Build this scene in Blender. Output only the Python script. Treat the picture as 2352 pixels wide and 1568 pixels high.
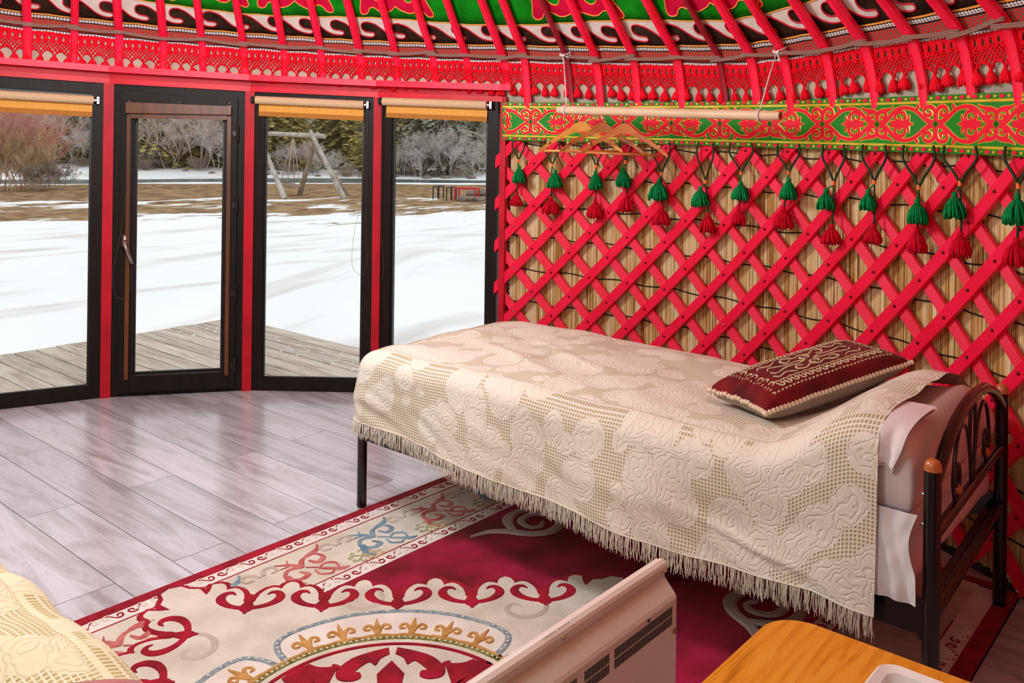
import bpy, math, random
from mathutils import Vector, Matrix, noise as mnoise
from mathutils.geometry import tessellate_polygon

scene = bpy.context.scene
for o in list(bpy.data.objects):
    bpy.data.objects.remove(o)
COL = scene.collection
PI = math.pi
R_ = math.radians

# ------------------------------------------------------------------ camera
FPX, YH, ROLL, YAW, EYE = 2056.4, 321.96, .0124, .8607, 1.5
cam_d = bpy.data.cameras.new('camera')
cam_d.sensor_width = 36.0
cam_d.lens = FPX / 2352 * 36
cam_d.shift_y = -(784 - YH) / 2352
cam_d.clip_start = .02
cam_d.clip_end = 600
cam = bpy.data.objects.new('camera', cam_d)
COL.objects.link(cam)
fw_ = Vector((math.sin(YAW), math.cos(YAW), 0))
rt_ = Vector((math.cos(YAW), -math.sin(YAW), 0))
up_ = Vector((0, 0, 1))
cr_, sr_ = math.cos(ROLL), math.sin(ROLL)
rx = rt_ * cr_ + up_ * sr_
ux = up_ * cr_ - rt_ * sr_
cam.matrix_world = Matrix(((rx.x, ux.x, -fw_.x, 0), (rx.y, ux.y, -fw_.y, 0), (rx.z, ux.z, -fw_.z, EYE), (0, 0, 0, 1)))
scene.camera = cam

# ------------------------------------------------------------------ sky, added fill lights, exposure
world = bpy.data.worlds.new('overcast_sky')
scene.world = world
world.use_nodes = True
bg = world.node_tree.nodes['Background']
bg.inputs['Color'].default_value = (.97, .98, 1.0, 1)
bg.inputs['Strength'].default_value = 1.3
scene.view_settings.view_transform = 'Standard'
scene.view_settings.look = 'None'
scene.view_settings.exposure = 0.0
scene.view_settings.gamma = 1.0
scene.view_settings.use_curve_mapping = False

CX, CY = .9477, 2.4542          # centre of the yurt
RW = 3.02                       # radius of the glazed wall


def lamp(name, loc, power, radius, color):
    d = bpy.data.lights.new(name, 'POINT')
    d.energy = power
    d.shadow_soft_size = radius
    d.color = color
    o = bpy.data.objects.new(name, d)
    o.location = loc
    COL.objects.link(o)
    return o


FILL_P = 150
lamp('fill_light', (1.5, 2.95, 2.25), FILL_P, .25, (.97, .98, 1.0))  # added fill out of view, no fixture; lifts the room beside bright snow
lamp('fill_light', (CX - .9, CY - 1.2, 2.15), FILL_P * .36, .25, (.97, .98, 1.0))  # second unseen fill, added to brighten the bed front and heater face


# ------------------------------------------------------------------ measuring helpers (points of the place)
def ray(x, y):
    a, b = x - 1176, y - YH
    a2, b2 = cr_ * a + sr_ * b, -sr_ * a + cr_ * b
    return rt_ * a2 + fw_ * FPX - up_ * b2


def on_z(x, y, z):
    r = ray(x, y)
    return r * ((z - EYE) / r.z) + Vector((0, 0, EYE))


def on_cyl(x, y, rad):
    r = ray(x, y)
    A = r.x * r.x + r.y * r.y
    B = -2 * (r.x * CX + r.y * CY)
    K = CX * CX + CY * CY - rad * rad
    t = (-B + math.sqrt(B * B - 4 * A * K)) / (2 * A)
    p = r * t
    return math.degrees(math.atan2(p.y - CY, p.x - CX)), p.z + EYE


def at_depth(x, y, d):
    r = ray(x, y)
    return r * (d / r.dot(fw_)) + Vector((0, 0, EYE))


def cyl(th, z, r):
    t = R_(th)
    return Vector((CX + r * math.cos(t), CY + r * math.sin(t), z))


# ------------------------------------------------------------------ mesh helpers
def lin(h):
    h = h.lstrip('#')
    c = [int(h[i:i + 2], 16) / 255 for i in (0, 2, 4)]
    return tuple((x / 12.92 if x <= .04045 else ((x + .055) / 1.055) ** 2.4) for x in c) + (1,)


def crom(pts, n=6, closed=False):
    P = [Vector(p) for p in pts]
    if len(P) < 3:
        return P
    out = []
    m = len(P)
    rng = range(m) if closed else range(m - 1)
    for i in rng:
        p1, p2 = P[i], P[(i + 1) % m]
        p0 = P[(i - 1) % m] if closed or i > 0 else p1 * 2 - p2
        p3 = P[(i + 2) % m] if closed or i + 2 < m else p2 * 2 - p1
        for k in range(n):
            t = k / n
            out.append(.5 * ((2 * p1) + (p2 - p0) * t + (2 * p0 - 5 * p1 + 4 * p2 - p3) * t * t + (3 * p1 - p0 - 3 * p2 + p3) * t ** 3))
    if not closed:
        out.append(P[-1])
    return out


def lerp(a, b, t):
    return a + (b - a) * t


def sstep(a, b, x):
    t = max(0, min(1, (x - a) / (b - a)))
    return t * t * (3 - 2 * t)


def interp(xs, x):
    if x <= xs[0][0]:
        return xs[0][1]
    for (a, b), (c, d) in zip(xs, xs[1:]):
        if x <= c:
            return lerp(b, d, (x - a) / (c - a))
    return xs[-1][1]


class MB:
    def __init__(self):
        self.v, self.f, self.uv, self.col = [], [], [], []
        self.ns = 0

    def add(self, vs, fs):
        o = len(self.v)
        self.v += [Vector(p) for p in vs]
        self.f += [tuple(i + o for i in f) for f in fs]
        return o

    def box(self, c, s, m=None):
        c = Vector(c)
        vs = []
        for dx in (-.5, .5):
            for dy in (-.5, .5):
                for dz in (-.5, .5):
                    p = Vector((dx * s[0], dy * s[1], dz * s[2]))
                    if m is not None:
                        p = m @ p
                    vs.append(c + p)
        self.add(vs, [(0, 1, 3, 2), (4, 6, 7, 5), (0, 4, 5, 1), (2, 3, 7, 6), (0, 2, 6, 4), (1, 5, 7, 3)])

    def prism(self, bottom, top):
        n = len(bottom)
        o = self.add(list(bottom) + list(top), [])
        self.f.append(tuple(o + i for i in reversed(range(n))))
        self.f.append(tuple(o + n + i for i in range(n)))
        for i in range(n):
            j = (i + 1) % n
            self.f.append((o + i, o + j, o + n + j, o + n + i))

    def tube(self, pts, r, n=6, closed=False, cap=True, sq=1.0):
        P = [Vector(p) for p in pts]
        m = len(P)
        rs = r if isinstance(r, (list, tuple)) else [r] * m
        o = len(self.v)
        prev = None
        for i in range(m):
            if closed:
                t = P[(i + 1) % m] - P[(i - 1) % m]
            else:
                t = P[min(i + 1, m - 1)] - P[max(i - 1, 0)]
            if t.length < 1e-9:
                t = Vector((0, 0, 1))
            t.normalize()
            if prev is None:
                a = Vector((0, 0, 1)) if abs(t.z) < .9 else Vector((1, 0, 0))
                nrm = t.cross(a).normalized()
            else:
                nrm = prev - t * prev.dot(t)
                nrm = nrm.normalized() if nrm.length > 1e-6 else t.orthogonal().normalized()
            prev = nrm
            b = t.cross(nrm)
            for k in range(n):
                a = 2 * PI * k / n
                self.v.append(P[i] + nrm * (rs[i] * math.cos(a)) + b * (rs[i] * sq * math.sin(a)))
        for i in range(m if closed else m - 1):
            j = (i + 1) % m
            for k in range(n):
                l = (k + 1) % n
                self.f.append((o + i * n + k, o + i * n + l, o + j * n + l, o + j * n + k))
        if cap and not closed:
            self.f.append(tuple(o + k for k in reversed(range(n))))
            self.f.append(tuple(o + (m - 1) * n + k for k in range(n)))

    def lathe(self, prof, c=(0, 0, 0), n=16, m=None):
        c = Vector(c)
        o = len(self.v)
        for r, z in prof:
            for k in range(n):
                a = 2 * PI * k / n
                p = Vector((r * math.cos(a), r * math.sin(a), z))
                if m is not None:
                    p = m @ p
                self.v.append(c + p)
        for i in range(len(prof) - 1):
            for k in range(n):
                l = (k + 1) % n
                self.f.append((o + i * n + k, o + i * n + l, o + (i + 1) * n + l, o + (i + 1) * n + k))

    def grid(self, fn, nu, nv, uvfn=None):
        o = len(self.v)
        for i in range(nu + 1):
            for j in range(nv + 1):
                self.v.append(Vector(fn(i / nu, j / nv)))
                if uvfn:
                    self.uv.append(uvfn(i / nu, j / nv))
        for i in range(nu):
            for j in range(nv):
                a = o + i * (nv + 1) + j
                self.f.append((a, a + nv + 1, a + nv + 2, a + 1))

    # flat ornament strokes and patches laid on a surface surf(u, v, h)
    def stroke(self, surf, pts, w, h0, h1, n=5, smooth=True):
        self.ns += 1
        h1 += (self.ns % 7) * .00007
        P = crom([Vector((p[0], p[1], 0)) for p in pts], n) if smooth else [Vector((p[0], p[1], 0)) for p in pts]
        m = len(P)
        ws = [interp([(i / (len(w) - 1), x) for i, x in enumerate(w)], k / (m - 1)) for k in range(m)] if isinstance(w, (list, tuple)) else [w] * m
        d0 = (P[0] - P[1]).normalized()
        d1 = (P[-1] - P[-2]).normalized()
        P = [P[0] + d0 * ws[0] * .48, P[0] + d0 * ws[0] * .3] + P + [P[-1] + d1 * ws[-1] * .3, P[-1] + d1 * ws[-1] * .48]
        ws = [ws[0] * .25, ws[0] * .75] + ws + [ws[-1] * .75, ws[-1] * .25]
        o = len(self.v)
        m = len(P)
        for i in range(m):
            t = (P[min(i + 1, m - 1)] - P[max(i - 1, 0)])
            t = t.normalized() if t.length > 1e-9 else Vector((1, 0, 0))
            q = Vector((-t.y, t.x, 0)) * (ws[i] / 2)
            a, b = P[i] + q, P[i] - q
            self.v += [surf(a.x, a.y, h0), surf(P[i].x + q.x * .6, P[i].y + q.y * .6, h1), surf(P[i].x - q.x * .6, P[i].y - q.y * .6, h1), surf(b.x, b.y, h0)]
        for i in range(m - 1):
            for k in range(3):
                a = o + i * 4 + k
                self.f.append((a, a + 4, a + 5, a + 1))

    def patch(self, surf, pts, h0, h1):
        P = [Vector((p[0], p[1], 0)) for p in pts]
        n = len(P)
        o = len(self.v)
        self.v += [surf(p.x, p.y, h1) for p in P] + [surf(p.x, p.y, h0) for p in P]
        for t in tessellate_polygon([P]):
            self.f.append(tuple(o + i for i in t))
        for i in range(n):
            j = (i + 1) % n
            self.f.append((o + i, o + j, o + n + j, o + n + i))


def root_loc(p):
    l = Vector((0, 0, 0))
    while p is not None:
        l += p.location
        p = p.parent
    return l


def finish(mb, name, mat, parent=None, smooth=False, loc=None, **props):
    me = bpy.data.meshes.new(name)
    base = root_loc(parent) if parent is not None else Vector(loc if loc is not None else (0, 0, 0))
    me.from_pydata([tuple(p - base) for p in mb.v], [], mb.f)
    if mb.uv and len(mb.uv) == len(mb.v):
        uvl = me.uv_layers.new(name='UVMap')
        vi = [0] * len(me.loops)
        me.loops.foreach_get('vertex_index', vi)
        flat = []
        for i in vi:
            flat += mb.uv[i]
        uvl.data.foreach_set('uv', flat)
    if mb.col and len(mb.col) == len(mb.v):
        ca = me.color_attributes.new('tint', 'FLOAT_COLOR', 'POINT')
        ca.data.foreach_set('color', [c for q in mb.col for c in (q, q, q, 1)])
    if smooth:
        me.polygons.foreach_set('use_smooth', [True] * len(me.polygons))
        if smooth == 'auto':
            me.set_sharp_from_angle(angle=R_(40))
    me.materials.append(mat)
    me.update()
    ob = bpy.data.objects.new(name, me)
    COL.objects.link(ob)
    if parent is not None:
        ob.parent = parent
    else:
        ob.location = base
    for k, v in props.items():
        ob[k] = v
    return ob


def thing(name, label, cat, loc=(0, 0, 0), group=None, kind=None):
    o = bpy.data.objects.new(name, None)
    o.empty_display_size = .1
    o.location = loc
    COL.objects.link(o)
    if label:
        o['label'] = label
    if cat:
        o['category'] = cat
    if group:
        o['group'] = group
    if kind:
        o['kind'] = kind
    return o


def inst(me, name, parent, mw):
    o = bpy.data.objects.new(name, me)
    COL.objects.link(o)
    if parent is not None:
        o.parent = parent
        o.matrix_local = Matrix.Translation(-root_loc(parent)) @ mw
    else:
        o.matrix_world = mw
    return o


def mesh_only(mb, name, mat, smooth=False):
    me = bpy.data.meshes.new(name)
    me.from_pydata([tuple(p) for p in mb.v], [], mb.f)
    if smooth:
        me.polygons.foreach_set('use_smooth', [True] * len(me.polygons))
    me.materials.append(mat)
    return me


def sphere_prof(r, n=6, sz=1.0):
    return [(max(1e-5, r * math.sin(PI * i / n)), -r * sz * math.cos(PI * i / n)) for i in range(n + 1)]


# ------------------------------------------------------------------ materials
def newmat(name):
    m = bpy.data.materials.new(name)
    m.use_nodes = True
    nt = m.node_tree
    return m, nt, nt.nodes['Principled BSDF']


def pm(name, c1, c2=None, scale=6, rough=.5, bump=0, bscale=None, spec=.5, metal=0, stretch=(1, 1, 1), coord='Object', detail=4, sheen=0, coat=0, lo=.35, hi=.65, rvar=0):
    m, nt, b = newmat(name)
    N, L = nt.nodes, nt.links
    c1 = lin(c1) if isinstance(c1, str) else c1
    b.inputs['Roughness'].default_value = rough
    b.inputs['Specular IOR Level'].default_value = spec
    b.inputs['Metallic'].default_value = metal
    if sheen:
        b.inputs['Sheen Weight'].default_value = sheen
    if coat:
        b.inputs['Coat Weight'].default_value = coat
        b.inputs['Coat Roughness'].default_value = .1
    b.inputs['Base Color'].default_value = c1
    if c2 is None and not bump:
        return m
    tc = N.new('ShaderNodeTexCoord')
    mp = N.new('ShaderNodeMapping')
    mp.inputs['Scale'].default_value = stretch
    L.new(tc.outputs[coord], mp.inputs['Vector'])
    if c2 is not None:
        c2 = lin(c2) if isinstance(c2, str) else c2
        nz = N.new('ShaderNodeTexNoise')
        nz.inputs['Scale'].default_value = scale
        nz.inputs['Detail'].default_value = detail
        L.new(mp.outputs[0], nz.inputs['Vector'])
        rp = N.new('ShaderNodeValToRGB')
        rp.color_ramp.elements[0].position = lo
        rp.color_ramp.elements[0].color = c1
        rp.color_ramp.elements[1].position = hi
        rp.color_ramp.elements[1].color = c2
        L.new(nz.outputs['Fac'], rp.inputs['Fac'])
        L.new(rp.outputs['Color'], b.inputs['Base Color'])
    if bump:
        nb = N.new('ShaderNodeTexNoise')
        nb.inputs['Scale'].default_value = bscale or scale * 4
        nb.inputs['Detail'].default_value = 3
        L.new(mp.outputs[0], nb.inputs['Vector'])
        bp = N.new('ShaderNodeBump')
        bp.inputs['Strength'].default_value = bump
        bp.inputs['Distance'].default_value = .01
        L.new(nb.outputs['Fac'], bp.inputs['Height'])
        L.new(bp.outputs['Normal'], b.inputs['Normal'])
    return m


def wood(name, cols, scale=(1, 1, 1), rough=.4, nscale=3.0, spec=.5, ring=0, bump=.0, coat=0):
    """streaky wood: noise stretched along the grain"""
    m, nt, b = newmat(name)
    N, L = nt.nodes, nt.links
    tc = N.new('ShaderNodeTexCoord')
    oi = N.new('ShaderNodeObjectInfo')
    va = N.new('ShaderNodeVectorMath')
    va.operation = 'MULTIPLY_ADD'
    cx = N.new('ShaderNodeCombineXYZ')
    L.new(oi.outputs['Random'], cx.inputs['X'])
    L.new(oi.outputs['Random'], cx.inputs['Y'])
    va.inputs[1].default_value = (37, 53, 0)
    L.new(cx.outputs[0], va.inputs[0])
    L.new(tc.outputs['Object'], va.inputs[2])
    mp = N.new('ShaderNodeMapping')
    mp.inputs['Scale'].default_value = scale
    L.new(va.outputs[0], mp.inputs['Vector'])
    nz = N.new('ShaderNodeTexNoise')
    nz.inputs['Scale'].default_value = nscale
    nz.inputs['Detail'].default_value = 8
    nz.inputs['Roughness'].default_value = .62
    nz.inputs['Distortion'].default_value = .6 + ring
    L.new(mp.outputs[0], nz.inputs['Vector'])
    rp = N.new('ShaderNodeValToRGB')
    el = rp.color_ramp.elements
    el[0].position, el[0].color = .3, lin(cols[0])
    el[1].position, el[1].color = .72, lin(cols[-1])
    for i, c in enumerate(cols[1:-1]):
        e = el.new(.3 + .42 * (i + 1) / (len(cols) - 1))
        e.color = lin(c)
    L.new(nz.outputs['Fac'], rp.inputs['Fac'])
    hs = N.new('ShaderNodeHueSaturation')
    mr = N.new('ShaderNodeMapRange')
    mr.inputs['To Min'].default_value = .86
    mr.inputs['To Max'].default_value = 1.1
    L.new(oi.outputs['Random'], mr.inputs['Value'])
    L.new(mr.outputs[0], hs.inputs['Value'])
    L.new(rp.outputs['Color'], hs.inputs['Color'])
    L.new(hs.outputs['Color'], b.inputs['Base Color'])
    b.inputs['Roughness'].default_value = rough
    b.inputs['Specular IOR Level'].default_value = spec
    if coat:
        b.inputs['Coat Weight'].default_value = coat
        b.inputs['Coat Roughness'].default_value = .12
    if bump:
        bp = N.new('ShaderNodeBump')
        bp.inputs['Strength'].default_value = bump
        bp.inputs['Distance'].default_value = .004
        L.new(nz.outputs['Fac'], bp.inputs['Height'])
        L.new(bp.outputs['Normal'], b.inputs['Normal'])
    return m


def grooved_red(name, c1, c2, grooves=6, axis='Y'):
    """painted slat: fine ridges run along it (UV across)"""
    m, nt, b = newmat(name)
    N, L = nt.nodes, nt.links
    uv = N.new('ShaderNodeUVMap')
    sp = N.new('ShaderNodeSeparateXYZ')
    L.new(uv.outputs[0], sp.inputs[0])
    mu = N.new('ShaderNodeMath')
    mu.operation = 'MULTIPLY'
    mu.inputs[1].default_value = grooves * 2 * PI
    L.new(sp.outputs['Y'], mu.inputs[0])
    si = N.new('ShaderNodeMath')
    si.operation = 'SINE'
    L.new(mu.outputs[0], si.inputs[0])
    bp = N.new('ShaderNodeBump')
    bp.inputs['Strength'].default_value = .55
    bp.inputs['Distance'].default_value = .0015
    L.new(si.outputs[0], bp.inputs['Height'])
    L.new(bp.outputs['Normal'], b.inputs['Normal'])
    tc = N.new('ShaderNodeTexCoord')
    nz = N.new('ShaderNodeTexNoise')
    nz.inputs['Scale'].default_value = 7
    nz.inputs['Detail'].default_value = 5
    L.new(tc.outputs['Object'], nz.inputs['Vector'])
    rp = N.new('ShaderNodeValToRGB')
    rp.color_ramp.elements[0].position = .3
    rp.color_ramp.elements[0].color = lin(c1)
    rp.color_ramp.elements[1].position = .7
    rp.color_ramp.elements[1].color = lin(c2)
    L.new(nz.outputs['Fac'], rp.inputs['Fac'])
    L.new(rp.outputs['Color'], b.inputs['Base Color'])
    b.inputs['Roughness'].default_value = .42
    b.inputs['Specular IOR Level'].default_value = .35
    return m


M = {}
RED1, RED2 = '#F20E38', '#FF1A4C'
M['slat'] = grooved_red('red_painted_slat', RED1, RED2)
M['pole'] = pm('red_painted_pole', RED1, '#FF1A48', scale=9, rough=.45, spec=.4, bump=.12, bscale=30)
M['pole_dark'] = pm('dark_red_pole', '#8E0F26', '#A5142E', scale=9, rough=.4)
M['redtrim'] = pm('red_trim_paint', '#C4081F', '#DE0A2C', scale=5, rough=.45, spec=.35, lo=.4, hi=.6)
M['redpost'] = pm('red_post_paint', '#A80A20', '#C80C28', scale=4, rough=.5, spec=.3)
M['rivet'] = pm('dark_red_rivet', '#5A0E12', rough=.5)
M['screw'] = pm('bright_steel', '#C8C8C8', rough=.25, metal=1)
M['frame'] = pm('dark_brown_pvc', '#150F0D', '#1E1613', scale=40, rough=.5, stretch=(1, 1, .1), spec=.2)
M['frame_in'] = pm('brown_wood_blind_rail', '#4E2606', '#6E3C0E', scale=30, rough=.4, stretch=(1, 1, .1))
M['black'] = pm('black_plastic', '#141414', rough=.4)
M['felt'] = pm('natural_felt', '#B4A794', '#CCC0AE', scale=8, rough=.95, spec=.1, bump=.35, bscale=60)
M['felt_w'] = pm('pale_grey_felt', '#CFC6BC', '#DED6CE', scale=14, rough=.95, spec=.1, bump=.3, bscale=60)
M['felt_b'] = pm('dark_brown_felt', '#241710', '#3A281D', scale=18, rough=.95, spec=.1, bump=.3, bscale=60)
M['felt_g'] = pm('green_felt', '#0A6A0C', '#128A16', scale=9, rough=.95, spec=.1, bump=.3, bscale=60)
M['felt_r'] = pm('crimson_felt', '#B80A34', '#D0123E', scale=12, rough=.95, spec=.1, bump=.3, bscale=60)
M['orange'] = pm('orange_cord', '#F59A3C', rough=.8)
M['redcord'] = pm('red_cord', '#C40A28', rough=.8)
M['yarn_red'] = pm('red_yarn', '#E00A20', '#F01A30', scale=40, rough=.9, spec=.1, bump=.3, bscale=150)
M['yarn_dred'] = pm('crimson_yarn', '#B80A20', '#D41230', scale=40, rough=.9, spec=.1, bump=.3, bscale=150)
M['yarn_green'] = pm('green_yarn', '#08703A', '#0E9450', scale=40, rough=.9, spec=.1, bump=.3, bscale=150)
M['cord_green'] = pm('dark_green_braid', '#06140C', '#0C4A28', scale=260, rough=.8, lo=.45, hi=.55)
M['wrap'] = pm('orange_thread', '#F07838', rough=.8)
M['string'] = pm('black_string', '#1A120C', rough=.9)
M['cotton'] = pm('white_cotton_cord', '#DED6D2', rough=.9)
M['rodwood'] = wood('pale_turned_wood', ['#D9B48C', '#E8C8A4', '#EED6B8'], scale=(6, 1, 6), rough=.5)
M['hanger'] = wood('varnished_hanger_wood', ['#D08A3A', '#E4A44C', '#EEB45E'], scale=(3, 3, 10), rough=.3, coat=.3)
M['hanger2'] = wood('reddish_hanger_wood', ['#A45A2A', '#BC6E36', '#CC8044'], scale=(3, 3, 10), rough=.3, coat=.3)
M['steel'] = pm('steel_wire', '#B8B8B8', rough=.25, metal=1)
M['black_metal'] = pm('black_lacquered_metal', '#080808', rough=.22, spec=.6)
M['knob'] = pm('turned_orange_wood', '#A8582A', '#C4703A', scale=20, rough=.3, coat=.4, stretch=(1, 1, 6))
M['sheet'] = pm('white_cotton_sheet', '#D6D2D6', '#DEDADC', scale=3, rough=.8, bump=.1, bscale=8)
M['duvet'] = pm('pinkish_white_duvet', '#D8CCD0', '#E0D6D8', scale=3, rough=.75, bump=.18, bscale=7)
M['velvet'] = pm('burgundy_velvet', '#4A040E', '#720814', scale=9, rough=.75, sheen=.08, spec=.15)
M['silk'] = pm('grey_beige_satin', '#8E8274', '#A09486', scale=5, rough=.45)
M['bead'] = pm('cream_pompom', '#D8C4AC', rough=.8)
M['emb'] = pm('cream_embroidery', '#D9CBA8', '#C4B48C', scale=80, rough=.7)
M['heater'] = pm('cream_white_enamel', '#D8CCC4', rough=.18, spec=.6)
M['dark_slot'] = pm('dark_slot', '#1A1E26', rough=.6)
M['ink'] = pm('grey_print', '#505058', rough=.6)
M['plasticbox'] = pm('white_plastic', '#E0DAD8', rough=.35)
M['blind'] = pm('orange_tan_blind_fabric', '#E0A044', '#E6A84C', scale=60, rough=.8)
M['blind_roll'] = pm('beige_blind_roll', '#CDB08A', '#D4B892', scale=60, rough=.8)
M['chain'] = pm('grey_bead_chain', '#5C5450', rough=.4)
M['log'] = pm('weathered_log', '#9C948C', '#C2BAB2', scale=4, rough=.9, bump=.3)
M['log2'] = pm('brown_log', '#7A6858', '#A08C78', scale=4, rough=.9, bump=.3)
M['rope'] = pm('pale_rope', '#C8B8A0', rough=.9)
M['rock'] = pm('grey_rock', '#6E625A', '#8C8078', scale=3, rough=.9, bump=.5)
M['bark'] = pm('dark_bark', '#4A3C34', '#5E4E44', scale=6, rough=.95)
M['water'] = pm('cold_river_water', '#4E6668', '#6A8080', scale=1.0, rough=.15)
M['wallcloth'] = pm('dark_wall_cloth', '#2A1C12', '#3A281A', scale=6, rough=.95)
M['backwall'] = pm('felt_wall_inside', '#9A8A76', '#B4A490', scale=5, rough=.95)


def sag(th):
    return .03 * sstep(-8, -26, th)


# ---- floor laminate
M['floor'] = wood('grey_oak_laminate', ['#948C90', '#ABA6AC', '#C0BDC6', '#B2ABB0'], scale=(8, 1.1, 1), rough=.22, nscale=1.5, spec=.65, ring=.35)
M['deckwood'] = wood('weathered_deck_board', ['#9C8A7A', '#C2B2A4', '#D4C8BC'], scale=(10, 1.2, 1), rough=.85, nscale=1.8, spec=.2, bump=.3)
M['pine'] = wood('varnished_pine', ['#A8620F', '#CC821A', '#D89028', '#DA962E', '#C87E1A'], scale=(1.1, 12, 1), rough=.28, nscale=2.6, spec=.5, ring=1.0, coat=.3)


# ---- glass: mostly clear, a little mirror
def glass_mat():
    m = bpy.data.materials.new('clear_window_glass')
    m.use_nodes = True
    nt = m.node_tree
    N, L = nt.nodes, nt.links
    for n in list(N):
        N.remove(n)
    out = N.new('ShaderNodeOutputMaterial')
    tr = N.new('ShaderNodeBsdfTransparent')
    tr.inputs['Color'].default_value = (.93, .95, .95, 1)
    gl = N.new('ShaderNodeBsdfGlossy')
    gl.inputs['Roughness'].default_value = .02
    lw = N.new('ShaderNodeFresnel')
    lw.inputs['IOR'].default_value = 1.35
    mx = N.new('ShaderNodeMixShader')
    L.new(lw.outputs[0], mx.inputs[0])
    L.new(tr.outputs[0], mx.inputs[1])
    L.new(gl.outputs[0], mx.inputs[2])
    L.new(mx.outputs[0], out.inputs['Surface'])
    return m


M['glass'] = glass_mat()


# ---- reeds: tint per reed, stained along the length
def reed_mat():
    m, nt, b = newmat('dry_reed')
    N, L = nt.nodes, nt.links
    at = N.new('ShaderNodeAttribute')
    at.attribute_name = 'tint'
    tc = N.new('ShaderNodeTexCoord')
    mp = N.new('ShaderNodeMapping')
    mp.inputs['Scale'].default_value = (14, 14, 1.6)
    L.new(tc.outputs['Object'], mp.inputs['Vector'])
    nz = N.new('ShaderNodeTexNoise')
    nz.inputs['Scale'].default_value = 2.2
    nz.inputs['Detail'].default_value = 5
    L.new(mp.outputs[0], nz.inputs['Vector'])
    ad = N.new('ShaderNodeMath')
    ad.operation = 'MULTIPLY_ADD'
    ad.inputs[1].default_value = .55
    L.new(at.outputs['Fac'], ad.inputs[0])
    L.new(nz.outputs['Fac'], ad.inputs[2])
    rp = N.new('ShaderNodeValToRGB')
    el = rp.color_ramp.elements
    el[0].position, el[0].color = .35, lin('#6E441A')
    el[1].position, el[1].color = 1.0, lin('#F2E2B8')
    for p, c in ((.5, '#B07C3C'), (.64, '#D2A864'), (.80, '#E4C88E')):
        e = el.new(p)
        e.color = lin(c)
    L.new(ad.outputs[0], rp.inputs['Fac'])
    L.new(rp.outputs['Color'], b.inputs['Base Color'])
    b.inputs['Roughness'].default_value = .55
    return m


M['reed'] = reed_mat()


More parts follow.
